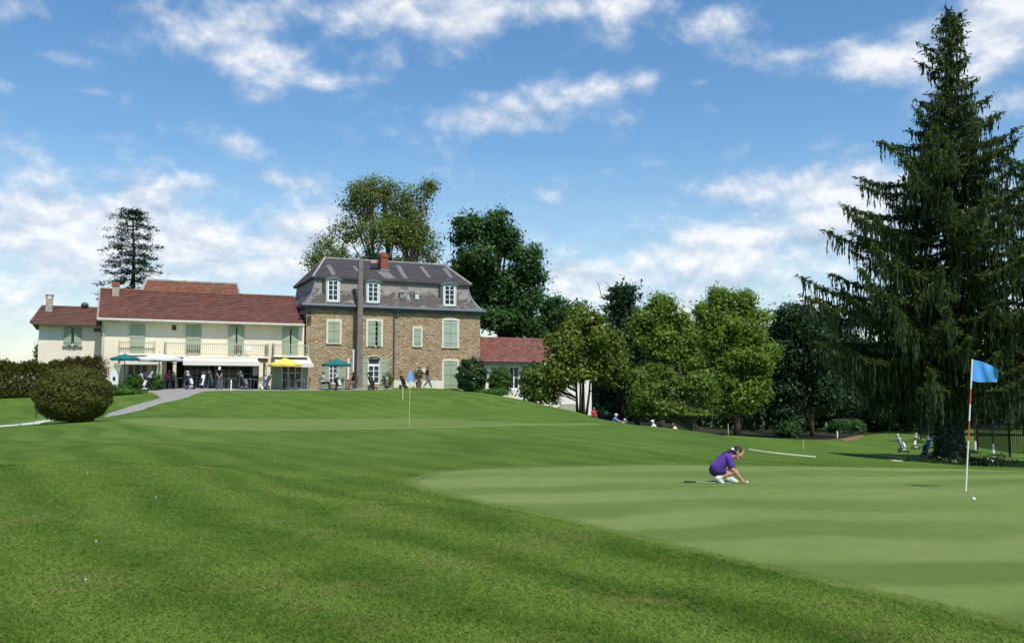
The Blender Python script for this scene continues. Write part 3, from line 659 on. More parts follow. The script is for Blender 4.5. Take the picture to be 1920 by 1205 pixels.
    r = F.rect(779, 690, 797, 704); s = MB(); F.box(s, r[0], r[2], .004, .07, r[1] + .25, r[3]); s.build('stone_lintel', M['surround'], root)
    r2 = F.rect(783, 704, 792, 714); s = MB(); F.box(s, r2[0], r2[2], .004, .03, r2[1], r2[3]); s.build('wall_hatch', M['rail'], root)
    return root
stone_house()

# ---- cream house
CW = .45                                     # its front stands a little proud of the stone house
def railing(F, mb, a, b, z0, z1, step=.135):
    a, b = Vector(a), Vector(b); d = b - a; L = d.length; e = d / L; nn = Vector((-e.y, e.x, 0))
    up = Vector((0, 0, 1))
    mb.box(a + up * (z1 - .06) - nn * .03, d, nn * .06, up * .06); mb.box(a + up * (z0 + .08) - nn * .02, d, nn * .04, up * .05)
    n = max(2, int(L / step))
    for i in range(1, n): mb.box(a + e * (L * i / n - .014) - nn * .014 + up * (z0 + .13), e * .028, nn * .028, up * (z1 - z0 - .19))
    for t in (0, 1): mb.box(a + e * (L * t - .05) - nn * .05 + up * z0, e * .10, nn * .10, up * (z1 - z0 + .09))
def cream_house():
    F = ST; W = CW; D = 9.5; U0 = F.pix(190, 660, W)[0]; U1 = F.pix(570, 640, W)[0]; ZB = .8; ZE = 6.62; ZG = 1.8
    root = thing('cream_house', 'cream rendered two storey house with red tile roof and green balconies', 'house', F.P((U0 + U1) / 2, -3, 1.5))
    holes = []
    up = [F.rect(x0, y0, x1, y1, W) for x0, y0, x1, y1 in ((243.5, 607.5, 272, 662), (348, 609.5, 377, 665), (428, 611, 457, 665), (529.5, 615, 558, 667))]
    holes += up[2:]
    o1 = F.rect(238, 682, 278, 716, W); o3 = F.rect(528, 685, 567, 722, W); porch = F.rect(312, 676, 487, 727, W); porch = (porch[0], ZG, porch[2], porch[3])
    o1 = (o1[0], ZG + .05, o1[2], o1[3]); o3 = (o3[0], ZG + .05, o3[2], o3[3])
    vent = F.rect(322, 609, 331, 619, W); holes += [o1, o3, vent]
    zfloor = porch[3]
    mb = MB(); wall_holes(mb, F, U0, U1, ZB, ZE, W, holes + [porch], .25); closed_box(mb, F, U0, U1, W, D, ZB, ZE)
    mb.build('wall', M['cream'], root)
    # porch recess: side walls, back wall, ceiling, floor
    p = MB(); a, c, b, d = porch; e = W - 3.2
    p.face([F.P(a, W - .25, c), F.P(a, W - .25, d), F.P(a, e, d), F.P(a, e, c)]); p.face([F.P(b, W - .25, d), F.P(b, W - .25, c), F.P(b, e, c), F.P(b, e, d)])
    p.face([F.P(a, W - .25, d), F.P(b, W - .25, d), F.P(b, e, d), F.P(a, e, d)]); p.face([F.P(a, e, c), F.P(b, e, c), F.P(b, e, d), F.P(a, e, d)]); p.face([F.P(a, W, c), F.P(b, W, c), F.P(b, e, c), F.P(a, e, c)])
    p.build('porch_interior', M['porch'], root)  # shade of the recess is painted in as a dark wall colour
    for x0, x1, n in ((345, 392, 4), (402, 470, 5)):
        r = F.rect(x0, 682, x1, 727, e); glazed(F, root, r[0], ZG + .03, r[2], d - .3, e + .12, n, 3, 'porch_window', .05, .08)
    # roof
    R0 = F.pix(183, 600, W + .55)[0]; R1 = F.pix(570.5, 609, W + .55)[0]; ZV = ZE + .12; wr = -4.2
    ZR = F.pix(380, 551, wr)[1]; q0 = F.pix(195, 546, wr)[0]; q1 = U1 + .05
    m = MB(); e0, e1 = F.P(R0, W + .55, ZV), F.P(R1, W + .55, ZV); g0, g1 = F.P(R0 + .05, wr, ZR), F.P(q1, wr, ZR); k0, k1 = F.P(R0, -D + W - .5, ZV), F.P(R1, -D + W - .5, ZV)
    tile_roof(m, e0, e1, g0, g1, 16, .055); m.face([k1, k0, g0, g1])
    rf = m.build('roof', M['tile'], root)
    m = MB(); m.tube([g0 + Vector((0, 0, .05)), g1 + Vector((0, 0, .05))], .11, 8); m.build('ridge_cap', M['tile_old'], rf)
    m = MB(); m.face([F.P(U0, W, ZE), F.P(U0, wr, ZR - .12), F.P(U0, W - D, ZE)]); m.build('gable_wall', M['cream'], root); m = MB(); m.face([F.P(U1 - .02, W, ZE), F.P(U1 - .02, W - D, ZE), F.P(U1 - .02, wr, ZR - .12)]); m.build('gable_wall', M['cream'], root)
    m = MB(); m.box(F.P(R0, W + .002, ZE - .02), UAX * (R1 - R0), NAX * .53, Vector((0, 0, .06))); m.build('eaves_board', M['eave'], root)
    m = MB(); m.tube([F.P(R0 - .05, W + .62, ZV - .06), F.P(R1, W + .62, ZV - .06)], .095, 8); m.tube([F.P(U0 + .12, W + .5, ZE), F.P(U0 + .12, W + .1, ZE - .4), F.P(U0 + .12, W + .09, ZG + .2)], .05, 8); m.build('gutter', M['eave'], root)
    m = MB(); m.tube([F.P(R0 - .01, W + .55, ZV + .03), F.P(R0 + .03, wr, ZR + .03)], .06, 6); m.build('verge_strip', M['mortar'], rf)
    # chimney on the slope
    nrm = (e1 - e0).cross(g0 - e0).normalized()
    def slope(px, py):
        r = ray(px, py); t = (e0 - CAMP).dot(nrm) / r.dot(nrm); return CAMP + r * t
    c0 = slope(210, 556); u = (c0 - F.o).dot(UAX); wv = (c0 - F.o).dot(NAX); zt = c0.z + 1.05
    m = MB(); F.box(m, u, u + .48, wv - .6, wv, c0.z - .3, zt - .28); co = m.build('chimney', M['mortar'], root)
    m = MB(); F.box(m, u - .03, u + .51, wv - .63, wv + .03, zt - .277, zt + .05); m.build('chimney_top', M['brick'], co)
    c0 = slope(386, 566); u = (c0 - F.o).dot(UAX); wv = (c0 - F.o).dot(NAX); m = MB(); F.box(m, u, u + .35, wv - .3, wv + .05, c0.z - .1, c0.z + .25); F.box(m, u - .05, u + .4, wv + .052, wv + .2, c0.z - .08, c0.z - .02); m.build('roof_vent', M['brick'], rf)
    # shutters upstairs
    for i, r in enumerate(up):
        mid = (r[0] + r[2]) / 2
        if i < 2:
            shutter(F, root, r[0], r[1], mid - .01, r[3], W + .02, M['green'], hinge=-1); shutter(F, root, mid + .01, r[1], r[2], r[3], W + .02, M['green'], hinge=1)
        else:
            shutter(F, root, r[0], r[1], mid - .02, r[3], W + .02, M['green'], hinge=-1, swing=R(20)); shutter(F, root, mid + .02, r[1], r[2], r[3], W + .02, M['green'], hinge=1, swing=R(20))
            glazed(F, root, r[0], r[1], r[2], r[3], W - .12, 2, 4, 'glass_door')
    m = MB(); F.box(m, vent[0], vent[2], W - .1, W - .06, vent[1], vent[3]); 
    for i in (1, 2): F.box(m, vent[0] + (vent[2] - vent[0]) * i / 3 - .02, vent[0] + (vent[2] - vent[0]) * i / 3 + .02, W - .055, W - .02, vent[1], vent[3])
    m.build('vent_grille', M['beam'], root)
    # balconies
    def balcony(x0, x1, ytop, ybot, proj):
        w = W + proj; a = F.pix(x0, (ytop + ybot) / 2, w)[0]; b = F.pix(x1, (ytop + ybot) / 2, w)[0]; xm = (x0 + x1) / 2; z1 = F.pix(xm, ytop, w)[1]; z0 = F.pix(xm, ybot, w)[1]
        s = MB(); F.box(s, a - .05, b + .05, W + .003, w + .08, z0 - .14, z0 - .01)
        n = max(2, int((b - a) / .42))
        for i in range(n): F.box(s, a + (b - a) * (i + .3) / n, a + (b - a) * (i + .72) / n, w + .083, w + .12, z0 - .13, z0 - .02)
        so_ = s.build('balcony_slab', M['plinth'], root)
        rl = MB(); railing(F, rl, F.P(a, w, 0), F.P(b, w, 0), z0, z1)
        if proj > .3: railing(F, rl, F.P(a, W + .1, 0), F.P(a, w - .06, 0), z0, z1); railing(F, rl, F.P(b, W + .1, 0), F.P(b, w - .06, 0), z0, z1)
        rl.build('balcony_railing', M['rail'], root); return a, b, z0, w
    balcony(224, 290, 641, 662, .28)
    a, b, z0, w = balcony(311, 503, 644, 667, 1.25)
    bm = MB(); F.box(bm, a, b, W + .9, W + 1.25, z0 - .42, z0 - .145); bm.build('balcony_beam', M['beam'], root)
    balcony(514, 578, 646, 666, .75)
    for x0, x1, rnd in ((303, 311, 0), (322.5, 331.5, 1), (485, 492.5, 0)):
        u0 = F.pix(x0, 700, W + 1.1)[0]; u1 = F.pix(x1, 700, W + 1.1)[0]; cmb = MB(); uc = (u0 + u1) / 2
        if rnd: cmb.lathe(F.P(uc, W + 1.08, 0), [((u1 - u0) * .5, ZG - .4), ((u1 - u0) * .5, ZG + .2), ((u1 - u0) * .42, ZG + .3), ((u1 - u0) * .40, z0 - .66), ((u1 - u0) * .55, z0 - .56), ((u1 - u0) * .55, z0 - .425)], 14)
        else: F.box(cmb, u0, u1, W + .92, W + 1.22, ZG - .4, z0 - .425)
        cmb.build('column', M['cream'], root)
    # awnings
    def awning(x0, x1, ya, yb, yc, proj):
        w = W + proj; u0 = F.pix(x0, yb, w)[0]; u1 = F.pix(x1, yb, w)[0]; xm = (x0 + x1) / 2; zb = F.pix(xm, yb, w)[1]; zc = F.pix(xm, yc, w)[1]; wa = W + (1.27 if proj > 2 else .06); za = F.pix(xm, ya, wa)[1]
        t = MB(); t.prism([F.P(u0 + .1, wa, za), F.P(u0, w, zb), F.P(u0, w, zb - .03), F.P(u0 + .1, wa, za - .03)], UAX * (u1 - u0 - .1)); F.box(t, u0, u1, w + .002, w + .05, zc, zb + .02)
        o = t.build('awning', M['awning'], root)
        for uu in (u0 + .3, u1 - .3): k = MB(); k.tube([F.P(uu, wa - .05, za - .25), F.P(uu + .1, (wa + w) / 2, (za + zb) / 2 - .3), F.P(uu, w - .05, zb - .1)], .03, 6); k.build('awning_arm', M['steel'], o)
    awning(226, 298, 667.5, 674, 683, 1.0); awning(343, 487, 671, 677, 685, 2.4); awning(517, 588, 670, 681, 688, 1.6)
    # ground floor doors
    glazed(F, root, o1[0], o1[1], o1[2], o1[3], W - .12, 3, 2, 'glass_door', .06, .1, M['surround']); glazed(F, root, o3[0], o3[1], o3[2], o3[3], W - .12, 3, 3, 'glass_door', .06, .1, M['surround'])
    for x0, x1, hg, sw in ((213, 225, 1, 0), (285, 301, -1, 0), (508, 527, 1, 0), (568.5, 584, -1, 0)):
        r = F.rect(x0, 688, x1, 727, W); shutter(F, root, r[0], ZG + .03, min(r[2], U1 + .35), o1[3] + .05, W + .02, M['green'], zbars=True, hinge=hg)
    for x0, y0, x1, y1 in ((473, 685, 484, 705), (494, 684, 500, 704)):
        r = F.rect(x0, y0, x1, y1, W); s = MB(); F.box(s, *(r[0], r[2]), W + .003, W + .03, r[1], r[3]); nb = s.build('notice_board', M['grey_bag'], root)
        s = MB(); F.box(s, r[0] + .05, r[2] - .05, W + .032, W + .04, r[1] + .08, r[3] - .08); s.build('notice_sheet', M['white_bag'], nb)
    return root
cream_house()

# ---- low wing at the left
def wing():
    F = ST; W = -.95; U0 = F.pix(72, 640, W)[0]; U1 = F.pix(190, 640, CW)[0] - .01; D = 7.0; ZB = .8; ZE = 6.45
    root = thing('house_wing', 'pale lower wing with brown hipped roof and one green shuttered window', 'house', F.P((U0 + U1) / 2, W - 3, 1.5))
    win = F.rect(120, 614, 153, 647, W); small = F.rect(176, 615, 189, 622, W)
    mb = MB(); wall_holes(mb, F, U0, U1, ZB, ZE, W, [win, small]); closed_box(mb, F, U0, U1, W, D, ZB, ZE); mb.build('wall', M['cream_wing'], root)
    wr = W - 3.4; ZR = F.pix(130, 577, wr)[1]; ov = .65; ZV = ZE - .05
    E0, E1 = F.P(F.pix(58, 607, W + ov)[0], W + ov, ZV), F.P(U1, W + ov, ZV); B0, B1 = F.P(U0 - ov, W - D - ov, ZV), F.P(U1, W - D - ov, ZV); g0, g1 = F.P(F.pix(79, 577, wr)[0], wr, ZR), F.P(U1, wr, ZR)
    m = MB(); tile_roof(m, E0, E1, g0, g1, 12, .05); m.face([E0, g0, B0]); m.face([B1, B0, g0, g1]); m.face([E1, E0, B0, B1]); rf = m.build('roof', M['tile_wing'], root)
    m = MB(); m.tube([E0 + Vector((0, 0, .04)), g0 + Vector((0, 0, .04)), g1 + Vector((0, 0, .04))], .10, 7); m.build('ridge_cap', M['tile_wing'], rf)
    m = MB(); m.box(E0 + Vector((0, 0, -.10)) - NAX * .03, E1 - E0, NAX * .04, Vector((0, 0, .13))); m.build('fascia', M['beam'], root)
    u0, z0, u1, z1 = win; mid = (u0 + u1) / 2
    shutter(F, root, u0, z0, mid - .03, z1, W + .02, M['green'], hinge=-1, swing=R(24)); shutter(F, root, mid + .03, z0, u1, z1, W + .02, M['green'], hinge=1, swing=R(24))
    glazed(F, root, u0, z0, u1, z1, W - .12, 2, 3); glazed(F, root, *small, W - .1, 1, 1, 'small_window', .03, .04, M['beam'])
    m = MB(); F.box(m, u0 - .08, u1 + .08, W + .003, W + .14, z0 - .12, z0 - .005); m.build('window_sill', M['mortar'], root)
    c = F.pix(92, 577, W - 2.2); u = c[0]; m = MB(); F.box(m, u - .22, u + .22, W - 2.5, W - 2.06, ZR - 1.0, F.pix(92, 559, W - 2.2)[1])
    zt = F.pix(92, 552, W - 2.2)[1]; zm = F.pix(92, 559, W - 2.2)[1]
    for a, b in ((-.25, -.15), (.15, .25)): F.box(m, u + a, u + b, W - 2.5, W - 2.06, zm + .002, zt - .08)
    F.box(m, u - .28, u + .28, W - 2.55, W - 2.0, zt - .078, zt); m.build('chimney', M['mortar'], root)
    c = F.pix(159, 573, wr); m = MB(); m.lathe(F.P(c[0], wr, ZR - .05), [(.16, 0), (.16, .12), (.26, .16), (.28, .3), (.22, .42), (.08, .5)], 14); m.build('turbine_vent', M['zinc_dark'], root, smooth=True)
    return root
wing()

# ---- roof of the building behind
def rear():
    F = ST; W = -9.6; u0 = F.pix(264, 553, W)[0]; u1 = F.pix(452, 553, W)[0]; D = 8
    root = thing('rear_house', 'old house behind with mossy red roof showing over the cream house', 'house', F.P((u0 + u1) / 2, W - 4, 1.5))
    wr = W - 4; ZR = F.pix(360, 529, wr)[1]; ZE = ZR - 3.3; a0, a1 = F.pix(275, 527, wr)[0], F.pix(444, 529, wr)[0]
    b = MB(); F.box(b, u0 + .4, u1 - .4, W - D, W - .3, .8, ZE); b.build('wall', M['cream'], root)
    m = MB(); E0, E1 = F.P(u0 - .7, W + .3, ZE), F.P(u1 + .5, W + .3, ZE); g0, g1 = F.P(a0, wr, ZR), F.P(a1, wr, ZR); k0, k1 = F.P(u0 - .7, W - D - .3, ZE), F.P(u1 + .5, W - D - .3, ZE)
    tile_roof(m, E0, E1, g0, g1, 18, .04); m.face([k1, k0, g0, g1]); m.face([E0, g0, k0]); m.face([E1, k1, g1]); m.face([E0, k0, k1, E1]); rf = m.build('roof', M['tile_old'], root)
    m = MB(); m.tube([E0, g0, g1, E1], .15, 7); m.build('ridge_cap', M['ridge_cap'], rf)
rear()

# ---- annex on the right, down the slope
def annex():
    F = ST; W = -1.5; U0 = F.pix(900, 650)[0] + .02; U1 = F.pix(1109, 720, W)[0]; D = 6.5; ZB = -2.5; ZE = F.pix(960, 680, W)[1]
    root = thing('annex', 'low white annex with red tile roof stepping down the slope behind trees', 'house', F.P((U0 + U1) / 2, W - 3, -.4))
    win = F.rect(955, 687, 974, 729, W)
    mb = MB(); wall_holes(mb, F, U0, U1, ZB, ZE, W, [win]); closed_box(mb, F, U0, U1, W, D, ZB, ZE); mb.build('wall', M['white_wall'], root)
    glazed(F, root, *win, W - .12, 2, 2, 'window', .06, .08); wr = W - 3.0; ZR = F.pix(960, 635, wr)[1]
    m = MB(); E0, E1 = F.P(U0, W + .45, ZE + .05), F.P(U1 + .4, W + .45, ZE + .05); g0, g1 = F.P(U0, wr, ZR), F.P(U1 + .4, wr, ZR)
    tile_roof(m, E0, E1, g0, g1, 11, .06); k0, k1 = F.P(U0, W - D - .4, ZE), F.P(U1 + .4, W - D - .4, ZE); m.face([k1, k0, g0, g1]); rf = m.build('roof', M['tile_new'], root)
    m = MB(); m.tube([g0, g1], .12, 7); m.build('ridge_cap', M['tile_new'], rf)
    m = MB(); m.face([F.P(U1, W, ZE), F.P(U1, W - D, ZE), F.P(U1, wr, ZR - .1)]); m.build('gable_wall', M['white_wall'], root)
    m = MB(); m.box(E0 + Vector((0, 0, -.16)), E1 - E0, NAX * .1, Vector((0, 0, .14))); m.build('gutter', M['zinc_dark'], root)
    r = F.rect(1050, 757, 1083, 783, W); m = MB(); F.box(m, r[0], r[2], W + .004, W + .06, r[1], r[3]); m.build('base_panel', M['rail'], root)
annex()

# ---- utility pole
def pole():
    u, _ = ST.pix(673.5, 700, .8); b = ST.P(u, .8, 0); b.z = H(b.x, b.y); zt = ST.pix(672.5, 487, .8)[1]
    m = MB(); h0 = .24; h1 = .17; c = b.copy()
    a0 = [c + UAX * sx_ * h0 + NAX * sy * .17 + Vector((0, 0, -.5)) for sx_, sy in ((-1, 1), (1, 1), (1, -1), (-1, -1))]
    a1 = [Vector((c.x, c.y, zt)) + UAX * sx_ * h1 + NAX * sy * .12 for sx_, sy in ((-1, 1), (1, 1), (1, -1), (-1, -1))]
    m.add(a0 + a1, [(0, 1, 5, 4), (1, 2, 6, 5), (2, 3, 7, 6), (3, 0, 4, 7), (4, 5, 6, 7), (3, 2, 1, 0)])
    o = m.build('utility_pole', M['pole'], loc=b); tag(o, 'tall square concrete pole standing in front of the stone house', 'pole')
pole()

# ---- terrace and paths
def fx(px, w): p = ST.xy(px, w); return (p.x, p.y)
tag(ribbon('terrace_paving', [fx(200, 1.9), fx(330, 1.9), fx(480, 1.9), fx(600, .7), fx(735, .3)], [fx(255, 4.8), fx(345, 7.6), fx(480, 7.0), fx(600, 3.6), fx(735, 2.6)], M['paving'], .03, 60, 12), kind='structure')
pl = [ground(a, b).xy for a, b in ((205, 775), (230, 766), (262, 757), (296, 747))]; pr = [ground(a, b).xy for a, b in ((196, 782), (250, 772), (300, 757), (350, 745))]
tag(ribbon('gravel_path', [tuple(p) for p in pl] + [fx(282, 5.5), fx(300, 4.0)], [tuple(p) for p in pr] + [fx(395, 6.6), fx(430, 4.6)], M['gravel'], .045, 60, 10), kind='structure')
l = gxy((-120, 800), (0, 795), (40, 792), (78, 788.5), (120, 786)); r = gxy((-120, 808), (0, 801), (40, 797), (80, 792), (125, 789))
tag(ribbon('footpath', l, r, M['path'], .03, 60, 6), kind='structure')
ctr = [ground(a, b_) for a, b_ in ((1402, 842.5), (1440, 848), (1490, 853.5), (1528, 857))]; l = [(p.x, p.y + .11) for p in ctr]; r = [(p.x, p.y - .11) for p in ctr]
tag(ribbon('lit_crest_strip', l, r, M['lit_crest'], .035, 60, 8, 0.0), kind='structure')  # thin pale strip painting the sunlit crest edge of the ridge
l = gxy((1664, 859.5), (1676, 862), (1692, 863.6)); r = gxy((1664, 860.5), (1676, 863.8), (1692, 864.4))
tag(ribbon('sand_patch', l, r, M['sand'], .03, 20, 3), kind='structure')
l = gxy((1570, 823), (1600, 815), (1618, 809)); r = gxy((1585, 826), (1612, 822), (1626, 811))
tag(ribbon('dirt_track', l, r, M['earth'], .05, 20, 4), kind='structure')
# ------------------------------------------------------------------ vegetation
def leaf_quads(C, size, aspect=.5, up=.25, outward=None, droop=0.0, jitter=.35):
    """rhombus leaves at centres C (N,3)"""
    n = len(C); nrm = RNG.normal(size=(n, 3)); nrm[:, 2] += up * 4
    if outward is not None: nrm += outward * 1.9
    nrm /= np.linalg.norm(nrm, axis=1)[:, None] + 1e-9
    a = RNG.normal(size=(n, 3)); a[:, 2] -= droop; a -= nrm * (a * nrm).sum(1)[:, None]; a /= np.linalg.norm(a, axis=1)[:, None] + 1e-9
    b = np.cross(nrm, a); L = (size * (1 + jitter * RNG.normal(size=n)).clip(.4, 1.9))[:, None]; Wd = L * aspect
    sag = -np.array([[0, 0, 1.0]]) * L * .08
    V = np.stack([C - a * L * .5 + sag, C - b * Wd * .5 + nrm * L * .06, C + a * L * .5 + sag, C + b * Wd * .5 + nrm * L * .06], 1).reshape(-1, 3)
    return V, np.arange(4 * n).reshape(n, 4)
def sphere_dirs(n):
    d = RNG.normal(size=(n, 3)); return d / np.linalg.norm(d, axis=1)[:, None]
def clusters(blobs, ncl, fill=.38):
    """cluster centres through ellipsoids (c, r) - denser toward the outside"""
    wts = np.array([b[1][0] * b[1][2] for b in blobs]); wts = wts / wts.sum(); out = []; who = []
    for i, (c, r) in enumerate(blobs):
        k = max(4, int(ncl * wts[i])); d = sphere_dirs(k); q = RNG.random(k) ** fill
        out.append(np.array(c) + d * np.array(r) * q[:, None]); who += [i] * k
    return np.vstack(out), np.array(who)
def tree(name, label, px, Y, blobs, mat, bark, tr=.3, leaf=.3, n=9000, ncl=160, rc=.75, fill=.38, group=None, base=None, cat='tree', trunks=None, aspect=.55, up=.25, flat=.75, limbs=True, depth=1.0, tw=9, lean=0.0, crown_label=None):
    b0 = base if base is not None else on(px, Y); b0 = Vector(b0); mpp = Y / FPX
    root = thing(name, label, cat, b0, group)
    B = []
    sub_ = []
    for q in blobs:
        sub_.append((q[0], q[1], q[2] * .74, q[3] * .74) + tuple(q[4:]))
        for k_ in range(5):
            a_ = random.uniform(0, 6.283); e_ = random.uniform(.50, .72); f_ = random.uniform(.32, .48); sub_.append((q[0] + math.cos(a_) * q[2] * e_, q[1] - math.sin(a_) * q[3] * e_, q[2] * f_, q[3] * f_))
    main = len(blobs); shrink = rc * .40 / mpp; order = [i * 6 for i in range(main)]
    for q in sub_:
        q = (q[0], q[1], max(q[2] - shrink, q[2] * .5), max(q[3] - shrink, q[3] * .5)) + tuple(q[4:])
        c = at(q[0], q[1], Y + (q[4] if len(q) > 4 else random.uniform(-1.1, 1.1) * q[2] * mpp)); B.append((tuple(c), (q[2] * mpp, q[2] * mpp * depth, q[3] * mpp)))
    CC, who = clusters(B, int(ncl * 1.3), fill); n = int(n * 1.7); leaf = leaf * .78
    k = max(3, n // len(CC)); scale = rc * .85 * (0.6 + .8 * RNG.random(len(CC)))
    pts = np.repeat(CC, k, 0) + RNG.normal(size=(len(CC) * k, 3)) * np.repeat(scale, k)[:, None] * np.array([.6, .6, .6 * flat])
    cc = np.array([b[0] for b in B])[np.repeat(who, k)]; ow = pts - cc; ow /= np.linalg.norm(ow, axis=1)[:, None] + 1e-6
    pts[:, 2] = np.maximum(pts[:, 2], b0.z + .15)
    V, F = leaf_quads(pts, leaf, aspect, up, ow)
    np_mesh('crown', V, F, mat, root, loc=b0)
    m = MB(); topz = max(b[0][2] + b[1][2] * .4 for b in B); top = max(B, key=lambda b: b[0][2])
    tl = trunks or [(px, 0)]
    for ti, (tx, dy) in enumerate(tl):
        s = Vector((at(tx, 735, Y).x, Y + dy, 0)); s.z = H(s.x, s.y) - .25
        mine = B if len(tl) == 1 else [b for j, b in enumerate(B) if min(range(len(tl)), key=lambda q: abs(at(tl[q][0], 735, Y).x - b[0][0])) == ti] or B
        tp = max(mine, key=lambda b: b[0][2]); e = Vector(tp[0]) + Vector((0, 0, tp[1][2] * .35)); e.x = s.x + (e.x - s.x) * (.45 if len(tl) == 1 else .9); e.y = s.y + (e.y - s.y) * .6; P = []; rr = []
        wob = Vector((random.uniform(-.3, .3), random.uniform(-.3, .3), 0))
        for i in range(9):
            t = i / 8; p = s.lerp(e, t); p = Vector((s.x + (e.x - s.x) * t ** 1.4, s.y + (e.y - s.y) * t ** 1.4, p.z)) + wob * math.sin(t * 5) * min(1, (topz - b0.z) / 12)
            P.append(p); rr.append(tr * (1.25 if i == 0 else 1) * (1 - .86 * t))
        m.tube(P, rr, 9)
        if limbs:
            for bi, bb in enumerate(mine):
                if [g for g in range(len(B)) if B[g] is bb][0] % 6 and random.random() < .55: continue
                c = Vector(bb[0]); f = max(.12, min(.85, (c.z - s.z) / max(.1, e.z - s.z) * .62)); j = f * 8; i0 = min(7, int(j)); p0 = P[i0].lerp(P[i0 + 1], j - i0); r0 = tr * (1 - .86 * f) * .55
                mid = p0.lerp(c, .5) + Vector((0, 0, (c - p0).length * .08)); m.tube([p0, mid, c], [r0, r0 * .7, r0 * .35], 6)
                gi = [g for g in range(len(B)) if B[g] is bb][0]; idx = np.where(who == gi)[0]; RNG.shuffle(idx)
                for q in idx[:max(2, tw // 4)]: 
                    d = Vector(CC[q]); st = mid.lerp(c, random.uniform(.2, 1)); m.tube([st, st.lerp(d, .5) + Vector((0, 0, .12)), d], [r0 * .3, r0 * .2, r0 * .07], 4, cap=False)
    m.build('trunk', bark, root, smooth=True)
    return root
L_PLANE = leaf_mat('plane_leaf', (.075, .115, .022), (.165, .215, .042), (.28, .25, .07), .45); L_OAK = leaf_mat('dark_oak_leaf', (.022, .060, .015), (.050, .118, .025)); L_OAK2 = leaf_mat('deep_green_leaf', (.014, .040, .013), (.028, .068, .020))
L_MAG = leaf_mat('glossy_evergreen_leaf', (.046, .088, .012), (.150, .200, .024), (.26, .22, .04), .3, .35); L_BRIGHT = leaf_mat('bright_maple_leaf', (.088, .160, .020), (.195, .290, .036), (.26, .31, .05), .5)
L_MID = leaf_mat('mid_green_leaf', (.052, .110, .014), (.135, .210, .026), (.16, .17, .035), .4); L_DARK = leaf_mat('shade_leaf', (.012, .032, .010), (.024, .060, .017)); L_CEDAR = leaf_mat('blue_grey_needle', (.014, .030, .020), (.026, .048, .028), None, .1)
L_CEDAR2 = leaf_mat('dark_cedar_needle', (.018, .040, .020), (.036, .066, .028), None, .15); L_PHOT = leaf_mat('photinia_leaf', (.034, .057, .012), (.112, .115, .021), (.24, .11, .030), .25, .45, .15); L_RED = leaf_mat('red_tipped_leaf', (.034, .055, .014), (.105, .080, .026), (.19, .06, .034), .2, .35); L_BUSH = leaf_mat('laurel_leaf', (.014, .042, .010), (.034, .084, .018), None, .2, .3)
L_WEED = leaf_mat('weed_leaf', (.030, .085, .010), (.075, .165, .022), None, .4); L_SPRUCE = leaf_mat('spruce_needle', (.030, .054, .015), (.080, .112, .028), (.135, .145, .042), .25, .6, .15); L_HANG = leaf_mat('hanging_spruce_twig', (.020, .038, .015), (.048, .076, .024), None, .15, .6, .15)
L_IVY = leaf_mat('ivy_leaf', (.008, .022, .006), (.020, .045, .011), None, .15, .35)

# trees behind the houses
tree('plane_tree', 'tall thin-leaved plane tree with pale limbs rising behind the slate roof', 706, 96,
     [(695,372,50,44),(660,372,28,34),(745,392,50,50),(790,385,30,42),(770,425,44,40),(730,440,46,44),(680,405,40,40),(768,378,36,42),(778,440,42,42),(720,365,34,40),(700,430,52,42),(762,440,46,40),(650,440,46,36),(612,460,44,38),(585,488,30,34),(640,490,50,30),(705,480,44,34),(770,486,46,36),(812,460,30,42),(690,345,22,18),(800,355,16,14)],
     L_PLANE, M['bark_pale'], .34, .31, 17500, 640, .95, .40, trunks=[(700, 0), (726, 2), (757, -1)], tw=26)
tree('oak_tree', 'large dark green oak standing behind the right end of the stone house', 935, 96,
     [(880,428,38,32),(922,420,36,30),(950,455,46,36),(985,490,34,38),(900,480,52,46),(955,530,54,46),(990,560,28,30),(905,550,54,44),(930,600,64,36),(985,612,34,26),(870,520,36,50),(1000,520,20,26)],
     L_OAK, M['bark_dark'], .6, .45, 26000, 420, 1.0, .42)
tree('broadleaf_tree', 'dull green tree seen between the dark oak and the round evergreen', 1036, 92, [(1035,582,36,30),(1018,612,34,32),(1060,600,30,34),(1080,590,24,26),(1040,640,46,34)], L_OAK, M['bark'], .35, .40, 9500, 160, .9)
